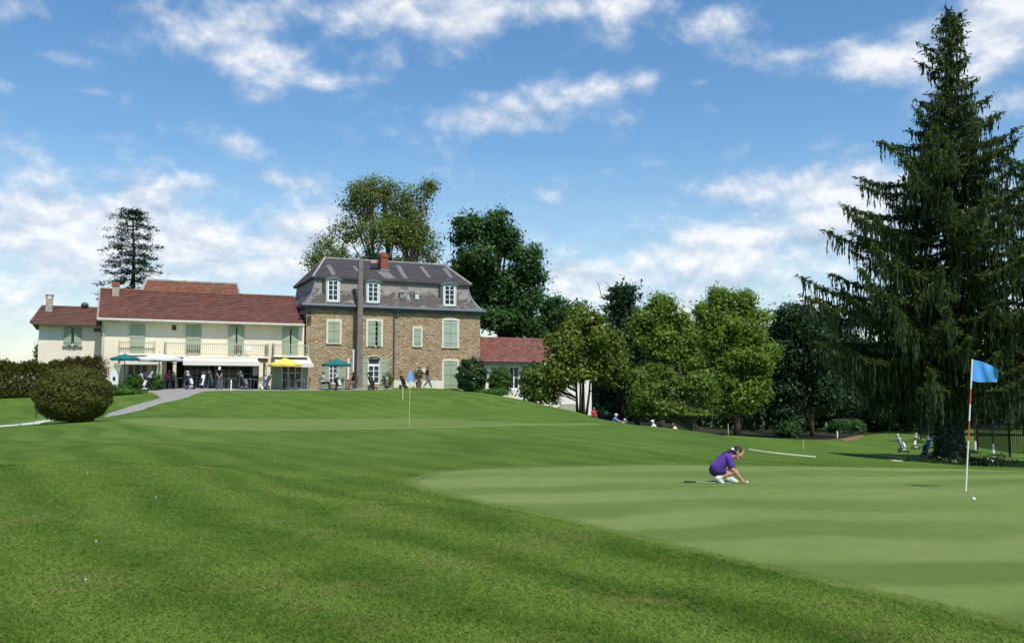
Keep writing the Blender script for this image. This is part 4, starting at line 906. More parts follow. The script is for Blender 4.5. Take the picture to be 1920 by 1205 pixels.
# the narrow conifer behind the wing
def cedar(label, px, Y, ytop, ybase_px, tiers, mat, bark, tr=.35, name='cedar_tree', dens=1.0, twist=0.0, group=None):
    b = on(px, Y); root = thing(name, label, 'tree', b, group); mpp = Y / FPX; top = at(px + twist, ytop, Y); m = MB()
    m.tube([b - Vector((0, 0, .3)), b.lerp(top, .35) + Vector((-.15, 0, 0)), b.lerp(top, .7) + Vector((.1, 0, 0)), top], [tr, tr * .75, tr * .4, .04], 8); C = []
    for (py, lx, rx, dr) in tiers:
        z0 = at(px, py, Y).z; f = (z0 - b.z) / (top.z - b.z); p0 = b.lerp(top, f)
        for k in range(9):
            a = k * 2 * math.pi / 9 + random.uniform(-.25, .25); ca = math.cos(a); L = ((rx if ca > 0 else lx) * abs(ca) + (lx + rx) * .5 * .8 * (1 - abs(ca))) * mpp * random.uniform(.85, 1.15)
            e = p0 + Vector((ca * L, math.sin(a) * L, -dr * mpp * random.uniform(.7, 1.2))); mid = p0.lerp(e, .5) + Vector((0, 0, L * .07)); m.tube([p0, mid, e], [tr * .22 * (1.1 - f), tr * .14 * (1.1 - f), .02], 5)
            nb = int(max(3, L / .55) * dens)
            for _ in range(nb):
                t = .25 + .8 * random.random(); q = p0.lerp(mid, t * 2) if t < .5 else mid.lerp(e, t * 2 - 1); q = q + Vector((random.gauss(0, .4), random.gauss(0, .4), random.gauss(.1, .12))); C.append(np.array(q) + RNG.normal(size=(24, 3)) * np.array([.27, .27, .08]))
    C = np.vstack(C); V, F = leaf_quads(C, .26, .30, .3); np_mesh('crown', V, F, mat, root, loc=b); m.build('trunk', bark, root, smooth=True); return root
cedar('dark narrow cedar with bare trunk rising behind the red chimney', 249, 84, 394, 560, [(398,12,14,2),(408,28,24,6),(424,38,36,6),(442,44,38,10),(462,52,50,12),(478,44,40,10),(492,48,58,14),(508,56,54,14),(524,58,40,14),(542,66,34,18)], L_CEDAR, M['bark_dark'], .42)
cedar('dead-topped dark cedar standing behind the round evergreen tree', 1164, 98, 540, 690, [(544,14,16,0),(556,24,20,6),(572,34,30,10),(590,36,34,12),(610,38,34,14),(630,36,30,14),(650,44,30,16),(668,40,30,16)], L_CEDAR2, M['bark_dark'], .4, dens=2.6)
def dead_twigs():
    o = [x for x in bpy.data.objects if x.name == 'cedar_tree.001'][0]; m = MB(); Y = 98
    for pts in ([(1160,560),(1150,545),(1138,532),(1134,528)], [(1163,550),(1166,530),(1172,518),(1160,514)], [(1166,556),(1180,545),(1190,536),(1193,528)], [(1150,566),(1128,556),(1124,540),(1121,528)], [(1170,560),(1186,548),(1180,530)]):
        m.tube([at(a, b_, Y + random.uniform(-.4, .4)) for a, b_ in pts], [.09, .06, .04, .025][:len(pts)], 4)
    m.build('dead_branch', M['bark_pale'], o)
dead_twigs()
# right-hand trees
tree('evergreen_tree', 'round many-stemmed evergreen tree standing before the white annex wall', 1088, 68,
     [(1090,596,26,22),(1100,612,40,32),(1132,634,36,38),(1060,640,44,38),(1100,670,60,44),(1045,690,36,38),(1150,680,26,44),(1150,706,26,30),(1070,692,40,22),(1015,708,32,30),(1008,735,28,22),(1034,735,26,18)],
     L_MAG, M['bark_dark'], .10, .30, 26000, 420, .62, .5, trunks=[(1083, .25), (1087, -.2), (1091, .2), (1095, -.1), (1099, .3)], base=ground(1090, 774, 40, 75))
tree('maple_tree', 'bright yellow-green maple with tall crown, right of the two bright ones', 1380, 80,
     [(1345,556,12,14),(1358,566,26,22),(1396,566,12,20),(1388,582,32,26),(1425,600,14,16),(1322,585,10,18),(1436,655,16,26),(1432,730,16,20),(1368,605,50,34),(1405,625,34,38),(1340,640,40,38),(1385,665,54,40),(1420,690,26,30),(1350,700,46,34),(1400,725,40,30),(1335,745,30,24),(1385,760,36,16),(1330,600,24,30)],
     L_BRIGHT, M['bark'], .3, .36, 22000, 420, .7, .45, base=ground(1381, 815, 45, 110))
tree('maple_tree', 'bright green maple behind the low spreading tree, left of the two bright ones', 1243, 88,
     [(1232,568,12,14),(1238,586,30,24),(1252,572,12,14),(1278,600,12,16),(1205,600,12,16),(1260,610,38,34),(1215,625,34,36),(1285,640,34,36),(1240,655,54,34),(1300,680,40,36),(1255,690,54,30)],
     L_BRIGHT, M['bark'], .3, .38, 16000, 300, .75, .45)
tree('low_tree', 'low spreading tree with dull yellow-green leaves beside the sunken path', 1308, 68,
     [(1215,700,36,26),(1250,720,44,30),(1205,745,34,26),(1275,745,40,28),(1310,725,34,30),(1240,765,40,18),(1300,770,34,18),(1195,722,22,24),(1265,784,36,12),(1205,775,24,14)],
     L_MID, M['bark'], .36, .30, 17000, 340, .6, .45, base=ground(1311, 815, 40, 90))
DK = 'dark trees of the wood edge'
tree('dark_tree', 'dark dense tree right of the bright maple, tallest of the wood edge', 1478, 88,
     [(1478,590,40,30),(1455,625,40,36),(1510,620,40,38),(1480,665,60,40),(1530,660,36,44),(1450,700,40,40),(1510,715,50,40),(1470,745,44,34),(1540,730,34,40),(1478,790,22,20)],
     L_OAK2, M['bark_dark'], .3, .42, 22000, 360, .95, .42, group=DK, base=ground(1478, 822, 45, 110))
tree('dark_tree', 'slim dark tree standing left of the clipped hedge at the wood edge', 1520, 94, [(1540,610,40,40),(1570,650,44,44),(1550,700,50,40),(1530,745,46,30),(1580,745,40,34)], L_OAK2, M['bark'], .2, .42, 12000, 220, .95, .42, group=DK)
for i, (px, Y, bl, lb) in enumerate([
    (1610, 118, [(1600,660,60,50),(1650,690,56,50),(1610,740,60,44),(1660,760,40,34)], 'dark tree behind the clipped hedge and spruce boughs'),
    (1700, 122, [(1700,660,60,50),(1740,700,50,50),(1690,745,60,40),(1740,770,40,30)], 'dark tree behind the spruce trunk and black net'),
    (1800, 112, [(1790,640,60,60),(1840,680,56,56),(1810,740,60,44),(1870,730,40,44)], 'dark tree behind the blue flag and flagstick'),
    (1920, 108, [(1900,640,60,60),(1940,690,56,56),(1900,745,50,40),(1960,730,40,44)], 'dark tree behind the net fence at the right edge'),
    (1410, 104, [(1410,700,50,50),(1440,740,50,40),(1390,750,50,36),(1420,665,40,40)], 'dark tree in shade behind the bright maple trunk'),
    (1180, 104, [(1180,690,40,40),(1150,725,50,40),(1210,740,50,40),(1170,760,50,30)], 'dark tree in shade behind the low spreading tree'),
    (1195, 94, [(1166,600,26,40),(1172,560,16,22),(1185,640,34,34),(1205,670,36,36),(1175,690,34,34),(1300,640,20,34)], 'dark tree between the dead-topped cedar and the left maple')]):
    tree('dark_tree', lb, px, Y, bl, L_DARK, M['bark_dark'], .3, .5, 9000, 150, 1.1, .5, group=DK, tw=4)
# far wood: reads as one mass
def wood():
    C = []
    for px in range(1000, 2120, 9):
        Y = 135 + random.uniform(-10, 12); b = on(px, Y); h = random.uniform(7.5, 11.5)
        q = RNG.random((140, 3)) * np.array([3.4, 5, h]) + np.array([b.x - 1.7, b.y - 2.5, b.z + .1]); C.append(q)
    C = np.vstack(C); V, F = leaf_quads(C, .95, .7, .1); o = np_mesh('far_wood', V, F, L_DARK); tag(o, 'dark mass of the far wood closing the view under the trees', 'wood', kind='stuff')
wood()
# ---- spruce
def spruce(label, px, Y, base, ytop, prof, n_br, tr, mat_top, mat_hang, seed, zmin_px, boost=(), lean=0.0, group=None, low=True, ivy=True):
    rr = random.Random(seed); b = Vector(base); mpp = Y / FPX; root = thing('spruce_tree', label, 'tree', b, group); top = at(px - lean, ytop, Y); Ht = top.z - b.z
    m = MB(); P = [b + (top - b) * t for t in np.linspace(0, 1, 12)]; P[0] = P[0] - Vector((0, 0, .3)); m.tube(P, [tr * (1.55 if i == 0 else 1.02 if i == 1 else 1 - i / 11.3) for i in range(12)], 10)
    pz = [at(px, q[0], Y).z for q in prof]; CT = []; CH = []; DH = []
    def radius(z, left):
        for (q0, z0), (q1, z1) in zip(zip(prof, pz), zip(prof[1:], pz[1:])):
            if z1 <= z <= z0: t = (z0 - z) / (z0 - z1); k = 1 if left else 2; return (q0[k] + (q1[k] - q0[k]) * t) * mpp
        return prof[-1][1] * mpp
    zlo = at(px, zmin_px, Y).z; bz = []
    for i in range(n_br):
        t = (i + .5) / n_br; z = zlo + (top.z - zlo) * (1 - (1 - t) ** .92) ; bz.append(z)
    ga = 0.0
    for z in bz:
        ga += 2.39996 + rr.uniform(-.35, .35); ca, sa = math.cos(ga), math.sin(ga); L = radius(z - .02 * Ht, ca < 0) * rr.choice([.5, .68, .85, 1.0, 1.12]) * (1 if abs(ca) > .55 else .95); L = max(L, .3)
        f = (z - b.z) / Ht; p0 = b + (top - b) * f; r0 = max(.02, tr * .20 * (1 - f) + .012); sag = L * (.03 + .17 * (1 - f)) * rr.uniform(.3, 1.4)
        pts = []; N = 9
        for k in range(N):
            s = k / (N - 1); dz = -sag * math.sin(s * 2.3) * .9 + L * .16 * s ** 3 * (1 if f < .85 else 2.2); bend = .06 * L * math.sin(s * 3 + ga)
            pts.append(p0 + Vector((ca * L * s - sa * bend, sa * L * s + ca * bend, dz)))
        m.tube(pts, [r0 * (1 - .85 * k / (N - 1)) for k in range(N)], 5, cap=False)
        ns = max(5, int(L / .125))
        for k in range(ns):
            s = .16 + .84 * (k + rr.random()) / ns; j = s * (N - 1); i0 = min(N - 2, int(j)); p = pts[i0].lerp(pts[i0 + 1], j - i0)
            wid = (.75 * math.sin(min(1, s * 1.15) * math.pi) ** .7 * min(1.0, L * .32) + .20)
            for side in (-1, 1):
                q = wid * rr.uniform(.25, 1.0); tw = p + Vector((-sa * side * q + ca * q * .45, ca * side * q + sa * q * .45, -.10 * q + rr.uniform(-.05, .06)))
                nn = max(2, int(q / .12))
                for c_ in range(nn):
                    t_ = (c_ + .6) / nn; CT.append(p.lerp(tw, t_) + Vector((rr.gauss(0, .05), rr.gauss(0, .05), rr.gauss(0, .05))))
                if rr.random() < (.80 if f < .8 else .5):
                    hl = rr.uniform(.2, 1.0) ** 1.3 * (.5 + 1.0 * (1 - f)) * (1 - .30 * s) * 1.75
                    st = p.lerp(tw, rr.uniform(.2, 1)); nh = max(2, int(hl / .16)); dx, dy = rr.gauss(0, .05), rr.gauss(0, .05)
                    for c_ in range(nh): CH.append(st + Vector((dx * c_ * .2, dy * c_ * .2, -.16 * c_ - .05)))
            if rr.random() < .5: CT.append(p + Vector((rr.gauss(0, .06), rr.gauss(0, .06), .06)))
        for c_ in range(4): CT.append(pts[-1] + Vector((ca * .1 * c_, sa * .1 * c_, .03 * c_)))
    for c_ in range(40): CT.append(top + Vector((rr.gauss(0, .12), rr.gauss(0, .12), -rr.random() * 1.6)))
    C = np.array(CT); C = np.vstack([C, C + RNG.normal(size=C.shape) * .07]); V, F = leaf_quads(C, .25, .28, .35, None, .3); np_mesh('crown', V, F, mat_top, root, loc=b)
    C = np.array(CH); n = len(C); V = []; ang = RNG.random(n) * math.pi; dx = np.cos(ang) * .042; dy = np.sin(ang) * .042; ln = .15 + .06 * RNG.random(n); o = RNG.normal(size=(n, 3)) * .025; C = C + o
    V = np.stack([C + np.stack([0 * dx, 0 * dx, ln], 1), C + np.stack([dx, dy, ln * .1], 1), C + np.stack([dx * .2, dy * .2, -ln], 1), C + np.stack([-dx, -dy, ln * .1], 1)], 1).reshape(-1, 3)
    np_mesh('hanging_shoots', V, np.arange(4 * n).reshape(n, 4), mat_hang, root, loc=b)
    m.build('trunk', M['bark_dark'], root, smooth=True)
    if ivy:
        k = 5200; z = RNG.random(k) ** 1.2 * 5.2; a = RNG.random(k) * 6.283; r = tr * (1.12 + .75 * np.exp(-z / .45)) + RNG.normal(size=k) * .07
        C = np.stack([b.x + np.cos(a) * r, b.y + np.sin(a) * r, b.z + z], 1); ow = np.stack([np.cos(a), np.sin(a), 0 * a], 1); V, F = leaf_quads(C, .15, .8, .1, ow * 1.5); np_mesh('ivy', V, F, L_IVY, root, loc=b)
    return root
SPB = ground(1783, 869, 24, 60)
SPY = SPB.y
spruce('tall dark spruce with drooping boughs and ivy on its trunk, beside the flagstick', 1783, SPY, SPB, 24,
       [(24, 5, 5), (60, 24, 22), (100, 38, 26), (135, 62, 34), (160, 40, 36), (215, 66, 62), (240, 80, 80), (300, 130, 105), (350, 175, 130), (380, 190, 140), (450, 190, 150), (520, 225, 165), (560, 250, 170), (610, 270, 175), (660, 240, 175), (720, 200, 165), (800, 150, 140)],
       205, .52, L_SPRUCE, L_HANG, 5, 728)
B2 = on(1992, 47)
spruce('second dark spruce cut by the right edge of the view, lower boughs hanging', 1992, 47, B2, 150,
       [(150, 6, 6), (300, 70, 70), (345, 140, 100), (420, 110, 110), (480, 130, 120), (560, 140, 130), (640, 150, 140), (720, 140, 140), (800, 120, 120)], 190, .4, L_SPRUCE, L_HANG, 9, 760, ivy=False)
# ---- shrubs and hedges
def shrub(name, label, c, r, mat, n, leaf, cat='bush', group=None, core=.0, boxy=1.0, rough=.05, base=None, up=.15, bark=None):
    c = Vector(c); b = Vector((c.x, c.y, H(c.x, c.y))) if base is None else Vector(base); root = thing(name, label, cat, b, group)
    d = sphere_dirs(n); lump = 1 + rough * np.sin(d[:, 0] * 9 + 1) * np.sin(d[:, 1] * 8 + 2) + rough * np.sin(d[:, 2] * 13 + d[:, 0] * 5)
    d2 = np.sign(d) * np.abs(d) ** (1 / boxy) if boxy != 1 else d
    q = 1 - RNG.random(n) ** 2.2 * .45; p = np.array(c) + d2 * np.array(r) * (q * lump)[:, None] + RNG.normal(size=(n, 3)) * leaf * .25
    keep = p[:, 2] > b.z + .03; p = p[keep]; d = d[keep]; V, F = leaf_quads(p, leaf, .5, up, d); np_mesh('foliage', V, F, mat, root, loc=b)
    m = MB()
    for k in range(6):
        a = k * 1.05; e = c + Vector((math.cos(a) * r[0] * .5, math.sin(a) * r[1] * .5, r[2] * random.uniform(.1, .5))); m.tube([b + Vector((math.cos(a) * .08, math.sin(a) * .08, -.1)), b.lerp(e, .5) + Vector((0, 0, .1)), e], [.05, .035, .012], 5)
    m.build('stem', bark or M['bark'], root); return root
gb = ground(138, 793, 25, 60); by = gb.y + 1.0; cb = at(138, 739, by); rb = 66 * by / FPX
shrub('round_bush', 'big round clipped bush with reddish-green leaves beside the gravel path', cb, (rb, rb * .95, 51 * by / FPX), L_PHOT, 30000, .085, boxy=1.12, rough=.035, base=(cb.x, cb.y, H(cb.x, cb.y)))
HG = 'hedge in front of the pale wing'
def hedge(name, label, pa, pb, ya, yb, top_a, top_b, wd, mat, n, leaf, group=None):
    A, B_ = on(pa, ya), on(pb, yb); root = thing(name, label, 'hedge', A.lerp(B_, .5), group); t = RNG.random(n); base = np.outer(1 - t, np.array(A)) + np.outer(t, np.array(B_)); top = at(pa, top_a, ya).z * (1 - t) + at(pb, top_b, yb).z * t + .12 * np.sin(t * 23) + .07 * np.sin(t * 61)
    d = Vector((B_ - A)).normalized(); nn = np.array((-d.y, d.x, 0)); kind = RNG.random(n); s = RNG.random(n); wv = np.where(kind < .45, -1.0, np.where(kind < .85, RNG.uniform(-1, 1, n), 1.0)) * (1 - RNG.random(n) ** 3 * .4); hz = np.where((kind >= .45) & (kind < .85), 1 - RNG.random(n) ** 2 * .25, s)
    wv = wv * (1 - .25 * hz ** 4); p = base + nn * (wv * wd)[:, None]; p[:, 2] = base[:, 2] + .05 + (top - base[:, 2]) * hz; p += RNG.normal(size=(n, 3)) * leaf * .6
    loc = Vector(root.location); V, F = leaf_quads(p, leaf, .5, .2); np_mesh('foliage', V, F, mat, root, loc=loc); m = MB()
    for q in np.linspace(.04, .96, 14): g = A.lerp(B_, q); m.tube([g + Vector((0, 0, -.1)), g + Vector((.05, 0, 1.1))], [.05, .02], 5)
    m.build('stem', M['bark'], root); return root
hedge('hedge', 'long mixed red and green hedge on the grass at the left edge', -60, 128, 60, 62, 684, 684, .9, L_PHOT, 26000, .15, None)
hedge('hedge', 'short taller red-tipped hedge end against the pale wing wall', 122, 187, 61.5, 62.5, 678, 674, .9, L_RED, 11000, .15, None)
def sh(px, py, rx, ry, Y, **k):
    c = at(px, py, Y); m = Y / FPX; return c, (rx * m, rx * m, ry * m)
c, r = sh(885, 705, 28, 32, 71.5); shrub('laurel_bush', 'dark glossy laurel bush at the right corner of the stone house', c, r, L_BUSH, 7000, .2, rough=.1)
c, r = sh(938, 712, 22, 24, 73.5); shrub('laurel_bush', 'smaller bright-topped bush before the annex window', c, r, L_WEED, 4000, .18, rough=.12)
c, r = sh(998, 715, 24, 34, 72); shrub('laurel_bush', 'dark bush at the left foot of the round evergreen tree', c, r, L_BUSH, 5000, .2, rough=.1)
c, r = sh(925, 735, 34, 7, 68.5); shrub('ground_cover', 'low green plants along the mound before the annex', c, r, L_WEED, 2600, .12, rough=.2, cat='plant')
c, r = sh(1588, 803, 30, 17, 112); shrub('clipped_hedge', 'clipped green hedge beside the earth track under the dark trees', c, (r[0], r[1], r[2]), L_OAK, 6000, .3, cat='hedge', boxy=1.5, rough=.03)
c, r = sh(210, 712, 14, 14, 63); 
for i, (px, py, rx, ry, w_, mt, lb) in enumerate([(222,728,22,9,5.0,'w','low green weeds left of the terrace, beside the white banner'),(250,717,16,15,4.2,'w','leafy green plant clump beneath the teal parasol on the left'),(292,718,12,14,4.0,'w','leafy green plant clump beside the square cream pillar'),(240,734,30,5,6.0,'w','strip of long grass at the terrace edge'),(196,700,9,26,2.4,'s','thin flowering shrub against the corner of the cream house')]):
    p = ST.xy(px, w_); Y = p.y; c = at(px, py, Y); m_ = Y / FPX; shrub('leafy_plant', lb, c, (rx * m_, rx * m_ * .8, ry * m_), L_WEED if mt == 'w' else L_RED, 1500 if mt == 'w' else 420, .13, cat='plant', rough=.25)
c, r = sh(70, 662, 5, 18, 73); shrub('sapling', 'thin sapling at the left edge of the pale wing', c, r, L_MID, 260, .2, cat='tree', rough=.3)
c, r = sh(1735, 866, 22, 5, SPY - 1.0); shrub('ground_cover', 'dark low weeds around the foot of the tall spruce', Vector((SPB.x - .6, SPB.y - .8, SPB.z + .1)), (1.5, 1.0, .33), L_IVY, 2400, .10, cat='plant', rough=.3)
shrub('ground_cover', 'tall sparse grass stems right of the spruce foot', Vector((SPB.x + 1.5, SPB.y - .6, SPB.z + .15)), (1.3, .5, .35), L_IVY, 900, .12, cat='plant', rough=.3)
c, r = sh(1478, 806, 20, 16, 86); shrub('ground_cover', 'ivy and young growth round the foot of the tallest dark tree', c, r, L_OAK, 2600, .22, cat='plant', rough=.2)
for i, (px, py, rx, w_, lb) in enumerate([(727,712,10,1.3,'bushy climbing plant at the downpipe of the stone house')]):
    p = ST.xy(px, w_); Y = p.y; c = at(px, py, Y); m_ = Y / FPX; shrub('climbing_plant', lb, c, (rx * m_, .35, rx * 1.3 * m_), L_MID, 900, .13, cat='plant', rough=.25)

# ---- standing grass in the foreground rough
def blades():
    n = 700000; u = RNG.random(n); Y = 4.6 + (27 - 4.6) * u ** 1.9; X = np.clip(RNG.normal(size=n) * .5, -1, 1) * 0 + (RNG.random(n) * 2 - 1) * (Y * .60 + .4 + 5 * RNG.random(n) ** 6)
    # keep off the putting green
    o = resample(GREEN, 220); x2, y2 = np.roll(o[:, 0], -1), np.roll(o[:, 1], -1); inside = np.zeros(n, bool); XT = X + RNG.normal(size=n) * .10; YT = Y + RNG.normal(size=n) * .10
    for (xa, ya, xb, yb) in zip(o[:, 0], o[:, 1], x2, y2):
        c = ((ya > YT) != (yb > YT)); 
        if abs(yb - ya) > 1e-9: inside ^= c & (XT < (xb - xa) * (YT - ya) / (yb - ya) + xa)
    X, Y = X[~inside], Y[~inside]; n = len(X); Z = HN(X, Y)
    lowf = .5 + .5 * np.sin(X * 1.3 + 2 * np.sin(Y * .9)) * np.sin(Y * 1.7 + 1.5 * np.sin(X * .8))
    h = (.009 + .014 * RNG.random(n) + .013 * lowf * RNG.random(n)) * np.clip((27 - Y) / 14, .15, 1); wv = .0030 + .0022 * RNG.random(n) + .00030 * Y
    a = RNG.random(n) * 6.283; la = RNG.random(n) * 6.283; ll = h * (1.0 + 1.3 * RNG.random(n)); h = h * .8; B = np.stack([X, Y, Z + .002], 1); s = np.stack([np.cos(a) * wv, np.sin(a) * wv, 0 * a], 1)
    tip = B + np.stack([np.cos(la) * ll, np.sin(la) * ll, h], 1); V = np.stack([B - s, B + s, tip], 1).reshape(-1, 3)
    m = blade_mat(); o = np_mesh('grass_blades', V, np.arange(3 * n).reshape(n, 3), m)
    tag(o, 'short standing grass of the mown rough in the foreground', 'grass', kind='stuff')
blades()
# ------------------------------------------------------------------ people
def remeshed(mb, voxel, name, mat, parent, smooth_it=3):
    me = bpy.data.meshes.new('tmp'); me.from_pydata(mb.v, [], mb.f); me.update(); o = bpy.data.objects.new('tmp', me); COL.objects.link(o)
    r = o.modifiers.new('r', 'REMESH'); r.mode = 'VOXEL'; r.voxel_size = voxel
    s = o.modifiers.new('s', 'SMOOTH'); s.iterations = smooth_it; s.factor = .5
    dg = bpy.context.evaluated_depsgraph_get(); ev = o.evaluated_get(dg); nm = bpy.data.meshes.new_from_object(ev)
    bpy.data.objects.remove(o); bpy.data.meshes.remove(me); nm.name = name; nm.materials.clear(); nm.materials.append(mat); nm.polygons.foreach_set('use_smooth', [True] * len(nm.polygons)); nm.update()
    q = bpy.data.objects.new(name, nm); COL.objects.link(q); q.parent = parent; return q
def V3(*a): return Vector(a)
def hand(mb, wrist, d, palm_n, s=1.0, curl=.5, thumb_side=1):
    """palm, four fingers of different length and a thumb; d = direction of the hand, palm_n = palm normal"""
    d = d.normalized(); palm_n = (palm_n - d * palm_n.dot(d)).normalized(); side = d.cross(palm_n) * thumb_side
    k = wrist + d * .085 * s
    for o in (-.028, -.009, .009, .028): mb.cone(wrist + d * .012 * s + side * o * .6 * s, k + side * o * s, .013 * s, .012 * s, 8, 2)
    for o, L in ((.030, .072), (.010, .082), (-.010, .076), (-.029, .058)):
        p0 = k + side * o * s; a = d * math.cos(curl) + palm_n * math.sin(curl); p1 = p0 + a * L * .5 * s; a2 = d * math.cos(curl * 2.1) + palm_n * math.sin(curl * 2.1); p2 = p1 + a2 * L * .5 * s
        mb.cone(p0, p1, .0098 * s, .0090 * s, 8, 2); mb.cone(p1, p2, .0090 * s, .0075 * s, 8, 2)
    t0 = wrist + d * .022 * s + side * .026 * s; t1 = t0 + (d * .6 + side * .6 + palm_n * .35) * .048 * s; t2 = t1 + (d * .9 + side * .15 + palm_n * .4) * .032 * s
    mb.cone(t0, t1, .0135 * s, .0105 * s, 8, 2); mb.cone(t1, t2, .0105 * s, .0085 * s, 8, 2)
def figure(label, loc, rz, J, shirt, legs, shoe, cap=None, hair=None, skin='skin', s=1.0, voxel=.0085, shorts=False, sleeve=.62, curl=.6, group=None, face=V3(1, 0, 0), cap_name='cap', slim=1.0, short=.40):
    root = thing('person', label, 'person', loc, group, rz); b = MB(); g = lambda k: Vector(J[k]) * s
    HD = g('head'); f = face.normalized(); up = (HD - g('neck')).normalized(); up = (up - f * up.dot(f)).normalized(); sd = up.cross(f); rot = Matrix((f, sd, up)).transposed()
    q = lambda x, y, z: HD + (f * x + sd * y + up * z) * s
    b.ell(HD + up * .012 * s, .094 * s, .074 * s, .108 * s, 16, 12, rot); b.cone(q(.030, 0, -.055), q(.052, 0, -.085), .058 * s, .036 * s); b.cone(q(.088, 0, .012), q(.104, 0, -.022), .010 * s, .015 * s, 8, 2)
    for e in (-1, 1): b.ell(q(-.008, .075 * e, -.012), .020 * s, .010 * s, .030 * s, 8, 6, rot); b.cone(q(.085, .030 * e, .022), q(.085, .012 * e, .024), .012 * s, .010 * s, 6, 2); b.cone(q(.062, .040 * e, -.022), q(.07, .03 * e, -.03), .026 * s, .02 * s, 6, 2)
    b.cone(q(.088, .018, -.050), q(.088, -.018, -.050), .008 * s, .008 * s, 6, 2)
    b.cone(g('neck') - up * .05 * s, q(-.012, 0, -.05), .056 * s, .052 * s)
    pel, ch = g('pelvis'), g('chest'); sL, sR, hL, hR = g('sL'), g('sR'), g('hL'), g('hR'); wst = pel.lerp(ch, .5)
    def torso(m, i=0.0, s=s * slim):
        if i == 0 or slim == 1: m.cone(hL.lerp(pel, .35), hR.lerp(pel, .35), .115 * s + i, .115 * s + i)
        m.cone(pel if i == 0 or slim == 1 else pel.lerp(wst, .28), wst, .128 * s + i, .118 * s + i); m.cone(wst, ch, .118 * s + i, .13 * s + i)
        for x, y in ((hL, sL), (hR, sR)): m.cone(pel.lerp(x, .55) if i == 0 or slim == 1 else pel.lerp(x, .55).lerp(wst, .3), wst.lerp((x + y) / 2, .5), .105 * s + i, .100 * s + i); m.cone(wst.lerp((x + y) / 2, .5), ch.lerp(y, .48), .100 * s + i, .105 * s + i)
        m.cone(sL.lerp(ch, .18), sR.lerp(ch, .18), .066 * s + i, .066 * s + i); m.cone(ch, g('neck'), .105 * s + i, .060 * s + i * .6)
    torso(b)
    for k in 'LR':
        sh_, el_, wr = g('s' + k), g('e' + k), g('w' + k); b.cone(sh_, el_, .052 * s, .040 * s); b.cone(el_, el_.lerp(wr, .35), .041 * s, .041 * s); b.cone(el_.lerp(wr, .35), wr, .041 * s, .027 * s)
        hd = Vector(J.get('d' + k, (wr - el_) / s)); hand(b, wr, hd, Vector(J.get('p' + k, (.3, -1 if k == 'L' else 1, 0))), s * .95, curl, 1 if k == 'L' else -1)
        h_, kn, an, to = g('h' + k), g('k' + k), g('a' + k), g('t' + k); b.cone(h_, kn, .085 * s * slim, .058 * s * slim); b.cone(kn, kn.lerp(an, .35), .056 * s, .056 * s); b.cone(kn.lerp(an, .35), an, .056 * s, .036 * s); b.cone(an - (to - an) * .15, to, .036 * s, .028 * s)
    remeshed(b, voxel, 'body', M[skin], root, 2)
    m = MB(); torso(m, .016 * s)
    for k in 'LR': sh_, el_ = g('s' + k), g('e' + k); m.cone(sh_, sh_.lerp(el_, sleeve), .066 * s, .064 * s if slim < 1 else .060 * s)
    so_ = remeshed(m, voxel * 1.35, 'shirt', M[shirt], root, 3)
    m = MB(); nk = g('neck'); cdv = (nk - ch).normalized(); m.cone(nk - cdv * .035 * s, nk - cdv * .005 * s, .072 * s, .066 * s); remeshed(m, voxel * 1.2, 'collar', M[shirt], so_, 2)
    m = MB(); i = .019 * s; q_ = slim; i = i if slim == 1 else .016; m.cone(hL.lerp(pel, .35), hR.lerp(pel, .35), .12 * s * q_ + i, .12 * s * q_ + i); m.cone(pel, pel.lerp(wst, .30), .13 * s * q_ + i, .122 * s * q_ + i)
    for x in (hL, hR): m.cone(pel.lerp(x, .55), pel.lerp(x, .55).lerp(wst, .25), .107 * s * q_ + i, .104 * s * q_ + i)
    for k in 'LR':
        h_, kn, an = g('h' + k), g('k' + k), g('a' + k)
        if shorts: m.cone(h_, h_.lerp(kn, short), .088 * s * slim + i, .080 * s * slim + i)
        else: m.cone(h_, kn, .09 * s + i, .062 * s + i); m.cone(kn, an.lerp(kn, .03), .062 * s + i, .050 * s + i)
    remeshed(m, voxel * 1.35, 'shorts' if shorts else 'trousers', M[legs], root, 3)
    for k in 'LR':
        an, to = g('a' + k), g('t' + k); dv = (to - an); m = MB(); m.cone(an - dv * .28 - V3(0, 0, .02 * s), to, .046 * s, .038 * s, 10, 3); m.cone(an + V3(0, 0, .01), an + dv * .5, .048 * s, .042 * s); sh_ = remeshed(m, voxel, 'shoe', M[shoe], root, 2)
        if shorts: m = MB(); kn = g('k' + k); m.cone(an, an.lerp(kn, .20), .043 * s, .046 * s); remeshed(m, voxel, 'sock', M['white_shoe'], root, 1)
    if hair:
        m = MB(); m.ell(HD + (-f * .016 + up * .022) * s, .098 * s, .082 * s, .104 * s, 14, 10, rot); m.cone(q(-.05, .03, -.03), q(-.05, -.03, -.03), .055 * s, .055 * s); remeshed(m, voxel, 'hair', M[hair], root, 2)
    if cap:
        m = MB(); m.ell(HD + (up * .040 - f * .004) * s, .103 * s, .085 * s, .088 * s, 14, 9, rot); co = remeshed(m, voxel, cap_name, M[cap], root, 2)
        m = MB(); m.prism([q(.06, .075, .050), q(.125, .062, .040), q(.165, .03, .034), q(.172, 0, .034), q(.165, -.03, .034), q(.125, -.062, .040), q(.06, -.075, .050)], up * .012 * s); m.build('brim', M[cap], co).matrix_parent_inverse = Matrix()
        br = co.children[0]; br.data.transform(Matrix.Translation(Vector(root.location)))   # build() made it relative to the world; keep it local
    return root
